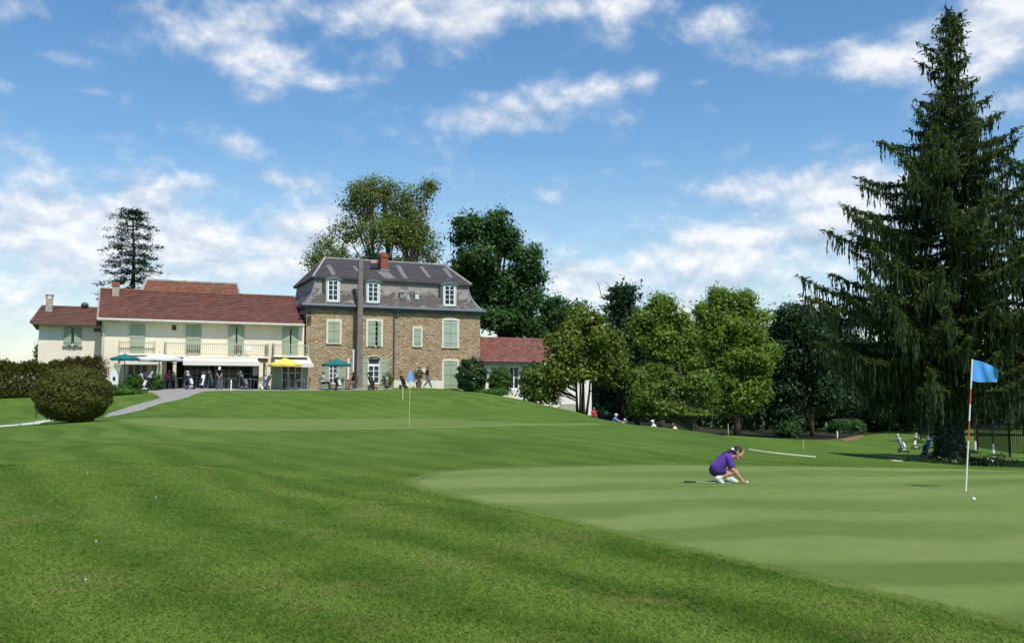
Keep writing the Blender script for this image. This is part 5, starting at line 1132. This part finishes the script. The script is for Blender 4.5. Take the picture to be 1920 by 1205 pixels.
def stand(**k):
    J = dict(pelvis=(0,0,.95), chest=(0,0,1.28), neck=(.01,0,1.47), head=(.03,0,1.62), sL=(0,.18,1.41), sR=(0,-.18,1.41), eL=(.02,.24,1.13), eR=(.02,-.24,1.13), wL=(.12,.23,.90), wR=(.12,-.23,.90),
             hL=(0,.085,.92), hR=(0,-.085,.92), kL=(.03,.10,.50), kR=(.03,-.10,.50), aL=(-.02,.11,.085), aR=(-.02,-.11,.085), tL=(.15,.13,.035), tR=(.15,-.13,.035)); J.update(k); return J
# --- the girl crouching on the green
gg = ground(1362, 906, 8, 30); GS = gg.y / FPX
girl_J = dict(pelvis=(-.185,0,.245), chest=(-.03,0,.42), neck=(.085,0,.505), head=(.21,0,.535), sL=(.015,.135,.465), sR=(.015,-.135,.465),
 eL=(.14,.13,.30), eR=(.075,-.145,.265), wL=(.235,.06,.115), wR=(.235,-.10,.085), dL=(.8,-.1,-.6), dR=(.86,.05,-.55), pL=(-.2,0,-1), pR=(-.2,0,-1),
 hL=(-.18,.075,.22), hR=(-.18,-.075,.22), kL=(.125,.12,.42), kR=(.115,-.11,.215), aL=(.085,.09,.075), aR=(-.165,-.10,.105), tL=(.20,.09,.028), tR=(-.10,-.10,.028))
def girl():
    r = figure('girl in a violet polo shirt crouching on the putting green over her ball', gg, 0.0, girl_J, 'purple', 'purple_dark', 'white_shoe', None, 'hair', 'skin', 1.0, .0042, True, .66, .55, face=V3(.80, -.22, -.60), slim=.80, short=.36)
    # slimmer child limbs: ponytail, hair band, face
    m = MB(); P = [V3(.12,-.01,.595), V3(.065,-.03,.575), V3(.005,-.05,.545), V3(-.05,-.06,.53), V3(-.085,-.065,.51)]; rr = [.024, .032, .030, .022, .008]
    for a, b_, ra, rb in zip(P, P[1:], rr, rr[1:]): m.cone(a, b_, ra, rb)
    remeshed(m, .006, 'ponytail', M['hair'], r, 2)
    m = MB(); d = (P[0] - P[1]).normalized(); m.cone(P[0] - d * .012, P[0] + d * .006, .032, .032); remeshed(m, .005, 'hair_tie', M['white_shoe'], r, 1)
    f = V3(.80, -.22, -.60).normalized(); HD = V3(.21,0,.535); up = (HD - V3(.085,0,.505)).normalized(); up = (up - f * up.dot(f)).normalized(); sd = up.cross(f)
    for e in (-1, 1):
        m = MB(); m.ell(HD + f * .088 + sd * .032 * e + up * .012, .008, .010, .006, 8, 6); o = remeshed(m, .003, 'eye', M['hair'], r, 1)
    m = MB(); m.cone(HD + f * .094 + sd * .016 - up * .052, HD + f * .094 - sd * .016 - up * .052, .006, .006, 8, 2); remeshed(m, .003, 'mouth', M['red'], r, 1)
girl()
def putter(name, label, a, b_, head_dir, grip_f=.26):
    """club lying or held between two world points, grip end first"""
    a, b_ = Vector(a), Vector(b_); loc = a.lerp(b_, .5); root = thing(name, label, 'golf club', loc); g = a.lerp(b_, grip_f)
    m = MB(); m.tube([a, g], [.016, .012], 8); m.build('grip', M['black'], root); m = MB(); m.tube([g, b_], .0075, 8); m.build('shaft', M['steel'], root)
    m = MB(); h = Vector(head_dir).normalized(); m.box(b_ - h * .02 - V3(0, .012, .012), h * .12, V3(0, .026, 0), V3(0, 0, .026)); m.build('head', M['steel'], root); return root
pa = ground(1282, 905.5, 8, 30); pb = ground(1372, 907.2, 8, 30)
putter('putter', 'putter with black grip lying on the green before the crouching girl', pa + V3(0, 0, .03), pb + V3(0, -.02, .025), (.2, .9, 0))
def ball(name, label, p, r=.0215):
    m = MB(); m.ell(p + V3(0, 0, r + .012), r, r, r, 16, 10); tag(m.build(name, M['white_bag'], loc=p, smooth=True), label, 'golf ball')
ball('golf_ball', 'white golf ball on the green below the near flagstick', ground(1826, 940, 8, 30), .026)
ball('golf_ball', 'white golf ball at the fingertips of the crouching girl', gg + V3(.345, -.09, 0), .021)
# --- flagsticks
def flagstick():
    b = ground(1811, 923, 8, 30); Y = b.y; top = at(1823, 673, Y); root = thing('flagstick', 'leaning red and white flagstick with a blown blue flag on the near green', 'flagstick', b); L = top - b
    cuts = [(0, .385, 0), (.385, .535, 1), (.535, .66, 0), (.66, .775, 1), (.775, 1.0, 0)]
    for a, c, red in cuts: m = MB(); m.tube([b + L * a, b + L * c], .0115, 10); m.build('pole_band', M['pole_red' if red else 'pole_white'], root)
    nx, nz = 16, 10; V = []
    for i in range(nx + 1):
        u = i / nx
        for j in range(nz + 1):
            v = j / nz; xt, yt = 1823 + 51 * u, 674 + 6 * u + 14 * u * u; xb, yb = 1820.5 + 48 * u, 713 + 5 * u + 1.5 * math.sin(u * 5)
            p = at(xt + (xb - xt) * v, yt + (yb - yt) * v, Y + .05 * math.sin(u * 6.5 + v * 1.8) * u ** .6 + .03 * math.sin(u * 11 - v * 4) * u); V.append(p)
    m = MB(); k = nz + 1; n0 = len(V); m.add(V + [p + V3(0, .004, 0) for p in V], [(i * k + j, i * k + j + 1, (i + 1) * k + j + 1, (i + 1) * k + j) for i in range(nx) for j in range(nz)] + [(n0 + i * k + j, n0 + (i + 1) * k + j, n0 + (i + 1) * k + j + 1, n0 + i * k + j + 1) for i in range(nx) for j in range(nz)])
    m.build('flag', M['flag'], root, smooth=True)
    m = MB(); m.lathe(b, [(.054, .006), (.054, .014)], 20); m.build('hole_cup', M['dark'], root)
flagstick()
def far_flag():
    b = ground(767, 800, 20, 45); Y = b.y; top = at(769.5, 692, Y); root = thing('flagstick', 'slim pale flagstick with a limp blue flag on the upper green', 'flagstick', b); m = MB(); m.tube([b, top], .0125, 8); m.build('pole', M['sand'], root)
    V = []; n = 14; k = 9
    for j in range(k + 1):
        t = j / k; z = at(769, 695 + 22 * t - (3 if j == k else 0), Y).z
        for i in range(n + 1):
            u = i / n; wdt = (.03 + .17 * t ** .9) * (1 - .25 * max(0, t - .75) / .25); xx = (u - .42) * 2 * wdt; yy = .05 * t * math.sin(u * 17) - .03; V.append(V3(top.x + xx, Y + yy, z - .06 * t * math.sin(u * 9) * t))
    m = MB(); q = n + 1; m.add(V + [p + V3(0, .005, 0) for p in V], [(j * q + i, j * q + i + 1, (j + 1) * q + i + 1, (j + 1) * q + i) for j in range(k) for i in range(n)] + [((k + 1) * q + j * q + i, (k + 1) * q + (j + 1) * q + i, (k + 1) * q + (j + 1) * q + i + 1, (k + 1) * q + j * q + i + 1) for j in range(k) for i in range(n)])
    m.build('flag', M['flag_pale'], root, smooth=True)
far_flag()
# --- posts
def post(label, p, h, r, mat, cat='post', name='marker_post'):
    m = MB(); m.tube([p - V3(0, 0, .1), p + V3(0, 0, h * .93), p + V3(0, 0, h)], [r, r, r * .5], 8); tag(m.build(name, M[mat], loc=p), label, cat)
p = on(433, 60.5); post('white marker post on the terrace edge below the long balcony', p, .72, .05, 'white_paint')
p = ground(755, 749, 40, 60); post('pale marker post on the mound right of the limp blue flag', p, .62, .035, 'sand')
p = ground(1004, 752, 40, 70); post('white marker post on the mound edge before the round evergreen', p, .52, .05, 'white_paint')
p = ground(1570, 822, 45, 120); post('white marker post in front of the clipped hedge', p, .75, .08, 'white_paint')
p = on(1364, 78); post('thin pale stake in front of the bright maple', p, 1.1, .04, 'sand')
p = on(1504, 62); post('thin pale stake in the hollow right of the dark trees', p, .8, .03, 'sand')
p = ground(67, 784, 25, 60); m = MB(); m.tube([p, p + V3(0, 0, .85)], .035, 8); m.cbox(p + V3(0, 0, .8), .16, .1, .16); tag(m.build('tap_post', plain('dark_green_paint', (.02, .06, .03)), loc=p), 'short dark green tap post left of the round bush', 'post')
# --- golf bags and trolleys
def golf_bag(label, p, rz, bag, trim, trolley=True, s=1.0, group='golf bags and trolleys', tilt=.40, heads='steel'):
    root = thing('golf_trolley' if trolley else 'golf_bag', label, 'golf bag', p, group, rz); X = lambda x, y, z: Vector(p) + V3(x, y, z) * s
    a = X(-.10, 0, .16); d = V3(math.sin(tilt), 0, math.cos(tilt)) * s; e = a + d * .86
    m = MB(); m.tube([a, a + d * .06, a + d * .45, a + d * .80, e], [.115 * s, .135 * s, .125 * s, .135 * s, .125 * s], 12); m.build('bag', M[bag], root, smooth=True)
    m = MB(); m.tube([e - d * .03, e + d * .015], .142 * s, 12); m.tube([a - d * .01, a + d * .05], .140 * s, 12); m.build('bag_rim', M[trim], root)
    m = MB(); side = V3(math.cos(tilt), 0, -math.sin(tilt)); m.box(a + d * .15 - side * .22 * s - V3(0, .08 * s, 0), d * .38, V3(0, .16 * s, 0), side * .10 * s); m.build('bag_pocket', M[trim], root)
    for i in range(6):
        y = (i % 3 - 1) * .06 * s; x = (-.04 if i < 3 else .04) * s; t = e + d * random.uniform(.16, .30) + V3(random.uniform(-.02, .05), y * 1.5, 0) + side * x; m = MB(); m.tube([e - d * .1 + V3(0, y, 0) + side * x, t], .008 * s, 5)
        if i < 2: m.ell(t + d * .04, .05 * s, .045 * s, .065 * s, 8, 6)
        else: m.box(t - V3(.015, .045, .02) * s, V3(.03, 0, 0) * s, V3(0, .09, 0) * s, V3(0, .02, .055) * s)
        m.build('club', M[trim if i < 2 else heads], root, smooth=i < 2)
    if trolley:
        m = MB(); m.tube([X(-.18, 0, .10), X(.05, 0, .5), X(.40, 0, 1.02), X(.62, 0, 1.10)], .018 * s, 6); m.tube([X(.02, -.26, .15), X(.05, 0, .36), X(.02, .26, .15)], .016 * s, 6); m.build('frame', M['steel'], root)
        for y in (-.28, .28):
            m = MB(); m.tube([X(.04, y - .03, .15), X(.04, y + .03, .15)], .15 * s, 16); wo = m.build('wheel', M['black'], root); m = MB(); m.tube([X(.04, y - .034, .15), X(.04, y + .034, .15)], .08 * s, 12); m.build('rim', M['steel'], wo)
        m = MB(); m.tube([X(-.42, -.02, .08), X(-.42, .02, .08)], .08 * s, 12); m.build('wheel', M['black'], root); m = MB(); m.tube([X(-.42, 0, .09), X(-.1, 0, .17)], .016 * s, 6); m.build('front_strut', M['steel'], root)
    else:
        for y in (-.16, .16): m = MB(); m.tube([a + d * .62 + V3(0, y * .4, 0), X(.38, y * 1.3, .0)], .009 * s, 5); m.build('stand_leg', M['steel'], root)
    return root
def tp(px, w): q = ST.xy(px, w); return V3(q.x, q.y, H(q.x, q.y) + .035)
for px, w_, rz, bg, tr_, tro, lb in [
  (356, 5.2, 2.6, 'black', 'white_bag', True, 'black and white golf trolley at the terrace edge, left of the putting golfer'),
  (378, 3.6, 1.4, 'white_bag', 'black', False, 'white golf bag standing under the porch awning'),
  (396, 3.2, 2.2, 'black', 'black', False, 'black golf bag under the porch awning behind the putting golfer'),
  (458, 4.4, 2.9, 'black', 'grey_bag', True, 'black golf trolley right of the white marker post'),
  (499, 3.4, .5, 'grey_bag', 'blue', True, 'grey golf trolley leaning beside the right porch pillar'),
  (274, 4.6, .9, 'navy', 'white_bag', False, 'navy and white golf bag by the bending man on the left'),
  (634, 3.6, 2.4, 'black', 'white_bag', False, 'black golf bag lying low before the teal parasol table'),
  (697, 2.9, 2.7, 'black', 'black', True, 'large black golf trolley before the white glazed door'),
  (725, 2.4, 1.7, 'grey_bag', 'black', False, 'small grey golf bag by the downpipe plant'),
  (756, 2.6, 2.5, 'maroon_shirt', 'navy', True, 'dark maroon golf trolley left of the limp blue flag')]:
    golf_bag(lb, tp(px, w_), rz, bg, tr_, tro)
for px, py, rz, bg, tr_, lb in [(1692, 848, 2.2, 'grey_bag', 'white_bag', 'white and grey golf trolley in the far hollow, leftmost of three'), (1717, 842, 1.0, 'black', 'white_bag', 'black and white golf trolley in the far hollow, middle of three'), (1737, 856, .4, 'blue', 'navy', 'blue golf trolley in the hollow beside the spruce trunk')]:
    golf_bag(lb, ground(px, py, 30, 120), rz, bg, tr_, True)
# --- parasols
def parasol(label, px, w_, half, ytop, yedge, mat, group='terrace parasols'):
    q = ST.xy(px, w_); b = V3(q.x, q.y, H(q.x, q.y) + .03); Y = b.y; R_ = half * Y / FPX; zt = at(px, ytop, Y).z; ze = at(px, yedge, Y).z; root = thing('parasol', label, 'parasol', b, group)
    m = MB(); n = 8; rings = [(0.02, zt), (.35, zt - (zt - ze) * .36), (.7, zt - (zt - ze) * .70), (1.0, ze)]; Vt = []
    for r_, z in rings:
        for i in range(n * 2): a = math.pi * i / n + .2; k = 1 if i % 2 == 0 else .955; Vt.append(V3(b.x + math.cos(a) * R_ * r_ * k, b.y + math.sin(a) * R_ * r_ * k, z - (.03 * r_ if i % 2 else 0)))
    N = 2 * n; fs = [(r_ * N + i, (r_ + 1) * N + i, (r_ + 1) * N + (i + 1) % N, r_ * N + (i + 1) % N) for r_ in range(3) for i in range(N)]; m.add(Vt, fs); m.add([v - V3(0, 0, .012) for v in Vt], [f[::-1] for f in fs])
    for i in range(N): a, c = Vt[3 * N + i], Vt[3 * N + (i + 1) % N]; m.face([a, a - V3(0, 0, .14), c - V3(0, 0, .14), c])
    cp = m.build('canopy', M[mat], root); m = MB(); m.tube([b, V3(b.x, b.y, zt + .1)], .028, 8); m.build('pole', M['black'], root); m = MB(); m.lathe(b, [(.26, 0), (.26, .06), (.06, .10), (.04, .3)], 14); m.build('base', M['black'], root)
    for i in range(n): a = 2 * math.pi * i / n + .2; m = MB(); m.tube([V3(b.x, b.y, zt - .05), V3(b.x + math.cos(a) * R_ * .97, b.y + math.sin(a) * R_ * .97, ze - .03)], .010, 4); m.build('rib', M['steel'], root)
parasol('teal parasol at the left end of the terrace', 232, 4.0, 26, 663, 671, 'teal'); parasol('white parasol overlapping the left teal one', 297, 3.2, 43, 662, 672.5, 'white_cloth'); parasol('yellow parasol before the right porch door', 533, 4.2, 31, 670.5, 683, 'yellow'); parasol('teal parasol before the stone house door', 630, 2.6, 27, 672.5, 682.5, 'teal')
# --- terrace furniture
def chair_proto():
    root = thing('chair', 'x', 'chair', (0, 0, 0), 'cafe chairs on the terrace'); m = MB(); m.cbox(V3(0, 0, .43), .44, .44, .035); m.build('seat', M['black'], root); m = MB()
    for z in (.55, .64, .73, .82): m.cbox(V3(-.21 - (z - .45) * .15, 0, z), .02, .40, .055)
    m.build('backrest', M['black'], root)
    for x in (-.2, .2):
        for y in (-.2, .2): m = MB(); m.tube([V3(x * 1.1, y * 1.05, 0), V3(x, y, .43)] + ([V3(x - .08, y, .9)] if x < 0 else []), .014, 6); m.build('leg', M['steel'], root)
    for y in (-.21, .21): m = MB(); m.tube([V3(-.24, y, .64), V3(.14, y, .64), V3(.18, y, .45)], .014, 5); m.build('armrest', M['steel'], root)
    return root
def table_proto():
    root = thing('cafe_table', 'x', 'table', (0, 0, 0), 'cafe tables on the terrace'); m = MB(); m.lathe(V3(0, 0, 0), [(.40, .70), (.42, .715), (.42, .735), (.40, .74)], 20); m.build('table_top', M['grey_bag'], root); m = MB(); m.tube([V3(0, 0, .03), V3(0, 0, .70)], .03, 8); m.build('column', M['steel'], root); m = MB(); m.lathe(V3(0, 0, 0), [(.25, 0), (.22, .03), (.04, .05)], 14); m.build('base', M['black'], root); return root
ch0, tb0 = chair_proto(), table_proto(); nc = nt_ = 0
for px, w_, lb, k in [(330, 2.6, 'under the left end of the porch awning', 3), (368, 1.9, 'in the shade of the porch awning', 4), (432, 2.1, 'in the shade of the porch behind the golfer', 4), (470, 3.0, 'by the right porch pillar', 2), (556, 3.2, 'under the yellow parasol', 3), (622, 2.4, 'under the teal parasol by the stone house', 2), (648, 2.2, 'right of the teal parasol by the stone house', 2), (290, 2.2, 'under the white parasol', 2)]:
    c = tp(px, w_); place(tb0, nt_ == 0, c, 0, 'round grey cafe table ' + lb); nt_ += 1
    for i in range(k):
        a = i * 6.283 / k + px * .37; place(ch0, nc == 0, c + V3(math.cos(a) * .72, math.sin(a) * .72, 0), a + math.pi, 'dark cafe chair ' + lb); nc += 1
def balcony_chair():
    u, z = ST.pix(465, 662, CW + .7); b = ST.P(u, CW + .7, ST.pix(420, 667, CW + 1.25)[1]); root = thing('plastic_chair', 'white plastic chair standing on the long balcony', 'chair', b); m = MB(); m.cbox(b + V3(0, 0, .42), .46, .46, .04, THETA); m.build('seat', M['white_paint'], root); m = MB(); m.cbox(b + V3(0, .2, .46), .44, .04, .42, THETA); m.build('backrest', M['white_paint'], root)
    for x in (-.2, .2):
        for y in (-.2, .2): m = MB(); m.tube([b + V3(x, y, 0), b + V3(x, y, .43)], .02, 6); m.build('leg', M['white_paint'], root)
balcony_chair()
for x0, x1, lb in ((351, 375, 'openwork dark metal bench on the balcony before the closed green door'), (441, 453, 'narrow openwork metal chair on the balcony before the ajar green door')):
    r = ST.rect(x0, 647, x1, 660, CW + .9); b = ST.P((r[0] + r[2]) / 2, CW + .9, r[1] - .15); root = thing('metal_bench', lb, 'bench', b); m = MB()
    for i in range(6): u = r[0] + (r[2] - r[0]) * i / 5; ST.box(m, u - .02, u + .02, CW + .7, CW + .73, r[1], r[3])
    for i in range(4): z = r[1] + (r[3] - r[1]) * i / 3; ST.box(m, r[0], r[2], CW + .731, CW + .75, z - .03, z + .03)
    m.build('backrest', M['beam'], root); m = MB(); ST.box(m, r[0], r[2], CW + .45, CW + .69, r[1] + .1, r[1] + .14); m.build('seat', M['beam'], root)
    for u in (r[0], r[2] - .04):
        for w_ in (.46, .66): m = MB(); ST.box(m, u, u + .04, CW + w_, CW + w_ + .03, r[1] - .16, r[1] + .098); m.build('leg', M['beam'], root)
def banner():
    c = tp(213, 5.4); Y = c.y; root = thing('banner_sign', 'upright white pointed banner with a dark emblem at the terrace corner', 'sign', c); zt = at(213, 690, Y).z; h = zt - c.z; m = MB(); A = lambda x, z: c + UAX * x + V3(0, 0, z)
    m.prism([A(-.24, .12), A(.24, .12), A(.24, h * .7), A(.12, h * .92), A(0, h), A(-.12, h * .92), A(-.24, h * .7)], NAX * .05); m.build('panel', M['white_cloth'], root); m = MB(); m.prism([A(math.cos(t) * .09, h * .60 + math.sin(t) * .15) + NAX * .052 for t in np.linspace(0, 6.283, 16, endpoint=False)], NAX * .006); m.build('emblem', M['navy'], root)
    m = MB(); m.prism([A(-.2, .2), A(.2, .2), A(.2, .38), A(-.2, .38)], NAX * .058); m.build('dark_band', M['navy'], root); m = MB(); ST.box(m, *((lambda u, w: (u - .28, u + .28, w - .2, w + .25))((c - ST.o).dot(UAX), (c - ST.o).dot(NAX))), c.z, c.z + .1); m.build('foot', M['black'], root)
banner()
def potted(label, px, w_, r, h, leafm, n, spread):
    c = tp(px, w_); root = thing('potted_plant', label, 'plant', c); m = MB(); m.lathe(c, [(r * .75, 0), (r, h), (r * 1.08, h), (r * 1.08, h + .05), (r * .9, h + .05)], 14); m.build('pot', M['pot'], root); d = sphere_dirs(n); p = np.array(c) + np.array([0, 0, h + spread[1]]) + d * np.array([spread[0], spread[0], spread[1]]) * (RNG.random(n) ** .4)[:, None]; V, F = leaf_quads(p, .14, .5, .2, d); np_mesh('foliage', V, F, leafm, root, loc=c)
    m = MB(); m.tube([c + V3(0, 0, h), c + V3(.03, 0, h + spread[1])], .03, 6); m.build('stem', M['bark'], root)
potted('brown pot with a small reddish shrub left of the walking man', 785, 1.2, .26, .45, L_RED, 420, (.42, .62)); potted('low terracotta pot before the dark laurel bush', 885, 2.2, .3, .28, L_WEED, 200, (.3, .2))
# --- golfers
L1 = tp(411, 5.4)
putt = stand(pelvis=(-.12,0,.90), chest=(.13,0,1.20), neck=(.27,0,1.34), head=(.37,0,1.42), sL=(.20,.17,1.30), sR=(.20,-.17,1.30), eL=(.29,.15,1.02), eR=(.29,-.15,1.02), wL=(.33,.035,.80), wR=(.33,-.03,.84), hL=(-.12,.085,.88), hR=(-.12,-.085,.88), kL=(-.03,.12,.49), kR=(-.03,-.12,.49), aL=(-.09,.13,.085), aR=(-.09,-.13,.085), tL=(.09,.15,.035), tR=(.09,-.15,.035), dL=(.1,-.1,-1), dR=(.1,.1,-1))
figure('golfer in white cap, navy polo and grey trousers bent over a putt', L1, R(-75), putt, 'navy', 'grey_cloth', 'black_cloth', 'cap_white', None, 'skin', 1.0, .010, face=V3(.62, 0, -.78))
hx = Matrix.Rotation(R(-75), 3, 'Z'); putter('putter', 'putter held by the golfer in the white cap', L1 + hx @ V3(.33, 0, .88), L1 + hx @ V3(.62, 0, .03), hx @ V3(0, 1, 0), .3)
L2 = tp(801, 2.2)
walk = stand(kL=(.17,.09,.52), aL=(.34,.09,.10), tL=(.50,.11,.06), kR=(.0,-.09,.49), aR=(-.30,-.10,.14), tR=(-.16,-.12,.04), eL=(-.10,.23,1.15), wL=(-.02,.24,.92), eR=(.10,-.23,1.15), wR=(.26,-.20,.98), head=(.045,0,1.62))
figure('man in black cap and dark polo walking right past the stone house', L2, R(12), walk, 'maroon_shirt', 'grey_cloth', 'white_shoe', 'black', None, 'skin', 1.0, .010)
L3 = tp(262, 3.4)
bend = stand(pelvis=(-.15,0,.92), chest=(.16,0,1.10), neck=(.33,0,1.16), head=(.45,0,1.16), sL=(.24,.17,1.12), sR=(.24,-.17,1.12), eL=(.36,.17,.86), eR=(.36,-.17,.86), wL=(.5,.12,.66), wR=(.5,-.12,.66), hL=(-.15,.085,.89), hR=(-.15,-.085,.89), kL=(-.05,.1,.48), kR=(-.05,-.1,.48), aL=(-.12,.11,.085), aR=(-.12,-.11,.085), tL=(.05,.13,.035), tR=(.05,-.13,.035))
figure('man in pale blue-grey shirt bending over a golf bag under the left parasols', L3, R(-20), bend, 'light_shirt', 'navy', 'black_cloth', None, 'hair_grey', 'skin', 1.0, .010, face=V3(.55, 0, -.83))
sit = dict(pelvis=(-.08,0,.55), chest=(-.12,0,.90), neck=(-.09,0,1.08), head=(-.05,0,1.22), sL=(-.11,.18,1.02), sR=(-.11,-.18,1.02), eL=(.02,.23,.78), eR=(.02,-.23,.78), wL=(.24,.16,.74), wR=(.24,-.16,.74), hL=(-.06,.09,.53), hR=(-.06,-.09,.53), kL=(.36,.11,.52), kR=(.36,-.11,.52), aL=(.38,.11,.09), aR=(.38,-.11,.09), tL=(.54,.13,.035), tR=(.54,-.13,.035))
def seat(label, px, w_, rz, shirt, legs, hair):
    c = tp(px, w_); figure(label, c, rz, sit, shirt, legs, 'black_cloth', None, hair, 'skin_tan', 1.0, .010); o = copy_tree(ch0); o.location = c + Matrix.Rotation(rz, 3, 'Z') @ V3(-.06, 0, 0); o.rotation_euler = (0, 0, rz); o['label'] = 'dark cafe chair carrying the ' + label.split(' sitting')[0]
seat('person in grey-blue shirt sitting under the teal parasol by the stone house', 608, 3.4, R(15), 'light_shirt', 'navy', 'hair'); seat('person in dark top sitting between the teal parasol and the tall pole', 661, 2.8, R(165), 'black_cloth', 'pink_shirt', 'hair')
seat('person in red top sitting in the shade by the round column', 317, 2.4, R(-30), 'red', 'navy', 'hair'); 
def behind(px, py_top, h, y0=55, y1=66):
    best = None
    for Y in np.linspace(y0, y1, 300):
        t = at(px, py_top, Y); d = abs(t.z - h - H(t.x, Y))
        if best is None or d < best[0]: best = (d, Y, t.x)
    return V3(best[2], best[1], H(best[2], best[1]))
reach = stand(chest=(.08,0,1.26), neck=(.13,0,1.44), head=(.18,0,1.58), sL=(.11,.18,1.38), sR=(.11,-.18,1.38), eL=(.34,.2,1.22), eR=(.34,-.2,1.22), wL=(.58,.12,1.16), wR=(.58,-.12,1.16))
figure('player in white cap and white shirt beyond the ridge, arms held forward', behind(1229, 786, 1.73), R(178), reach, 'white_shirt', 'grey_cloth', 'white_shoe', 'cap_white', None, 'skin', 1.0, .011)
figure('player in white cap and blue shirt beyond the ridge below the annex', behind(1150, 780.5, 1.7), R(-10), reach, 'blue_shirt', 'navy', 'white_shoe', 'cap_white', None, 'skin', 1.0, .011)
figure('player in yellow shirt beyond the ridge before the maple trunks', behind(1269, 796.5, 1.7), R(172), reach, 'yellow_shirt', 'navy', 'white_shoe', None, 'hair', 'skin', 1.0, .011)
figure('person in red top standing by the lower corner of the white annex', behind(1113, 765, 1.65, 62, 80), R(-60), stand(), 'red', 'navy', 'black_cloth', None, 'hair', 'skin', 1.0, .011)
golf_bag('golf trolley partly hidden beyond the ridge, right of the blue-shirted player', behind(1163, 789, 1.12), .6, 'black', 'white_bag'); golf_bag('golf trolley partly hidden beyond the ridge, left of the yellow-shirted player', behind(1258, 799, 1.1), 2.6, 'red', 'black')
# --- young trees with white guards, net fence
for i, (px, pb_, lb) in enumerate([(1741, 830, 'young tree with white trunk guard left of the spruce trunk'), (1807, 843, 'young tree with white trunk guard right of the spruce trunk'), (1829, 843, 'young tree with white trunk guard behind the lower flagstick'), (1862, 849, 'young tree with tall white trunk guard near the right edge')]):
    b = ground(px, pb_, 40, 120); Y = b.y; root = thing('young_tree', lb, 'tree', b, 'young trees with white guards'); m = MB(); t = b + V3(.1, 0, 4.4); m.tube([b, b.lerp(t, .5), t], [.09, .07, .03], 7); m.build('trunk', M['bark'], root); m = MB(); m.tube([b, b + V3(0, 0, .72)], [.13, .11], 10); m.build('trunk_guard', M['white_paint'], root)
    d = sphere_dirs(1500); p = np.array(b) + np.array([.1, 0, 4.6]) + d * np.array([1.5, 1.5, 1.7]) * (RNG.random(1500) ** .4)[:, None]; V, F = leaf_quads(p, .24, .55, .2, d); np_mesh('crown', V, F, L_OAK2, root, loc=b)
def net_mat():
    m, t, b = newmat('black_netting'); nt = m.node_tree; b.inputs['Base Color'].default_value = (.02, .022, .025, 1); b.inputs['Roughness'].default_value = .9
    co = obj_co(t); s_ = t.n('ShaderNodeSeparateXYZ', {0: co}); k = []
    for ch_ in (0, 2): k.append(t.math('LESS_THAN', t.math('FRACT', t.math('MULTIPLY', s_.outputs[ch_], 28.0)), .30))
    al = t.math('MAXIMUM', k[0], k[1]); tr_ = t.n('ShaderNodeBsdfTransparent'); mx = t.n('ShaderNodeMixShader', {0: al, 1: tr_.outputs[0], 2: b.outputs[0]}); out = [q for q in nt.nodes if q.type == 'OUTPUT_MATERIAL'][0]; nt.links.new(mx.outputs[0], out.inputs[0]); return m
NET = net_mat()
def net_fence(label, pts, ht, hp, name='net_fence'):
    root = thing(name, label, 'fence', pts[0]); 
    for p in pts: m = MB(); m.tube([p - V3(0, 0, .2), p + V3(0, 0, hp)], .075, 7); m.build('post', M['bark_dark'], root)
    for a, c in zip(pts, pts[1:]): m = MB(); m.prism([a + V3(0, 0, .25), c + V3(0, 0, .25), c + V3(0, 0, ht), a + V3(0, 0, ht)], V3(0, .01, 0)); m.build('net_panel', NET, root)
net_fence('tall black practice net left of the spruce trunk', [ground(1727, 824, 50, 130), ground(1751, 832, 50, 130), ground(1776, 836, 50, 130)], 2.6, 2.7)
net_fence('low black net fence with dark posts at the right edge', [ground(1833, 844, 45, 120), ground(1894, 856, 40, 110), ground(1960, 862, 35, 100)], 2.1, 3.4)
# --- daisies in the rough
for i, (px, py) in enumerate([(292, 936), (163, 890), (180, 1021), (515, 866), (160, 1094)]):
    p = ground(px, py, 4, 40); m = MB(); m.lathe(p, [(.002, .0), (.002, .030), (.011, .033), (.011, .036), (.004, .039)], 10); tag(m.build('daisy', M['white_shoe'], loc=p), 'tiny white daisy open in the mown rough grass', 'flower', 'daisies in the rough')
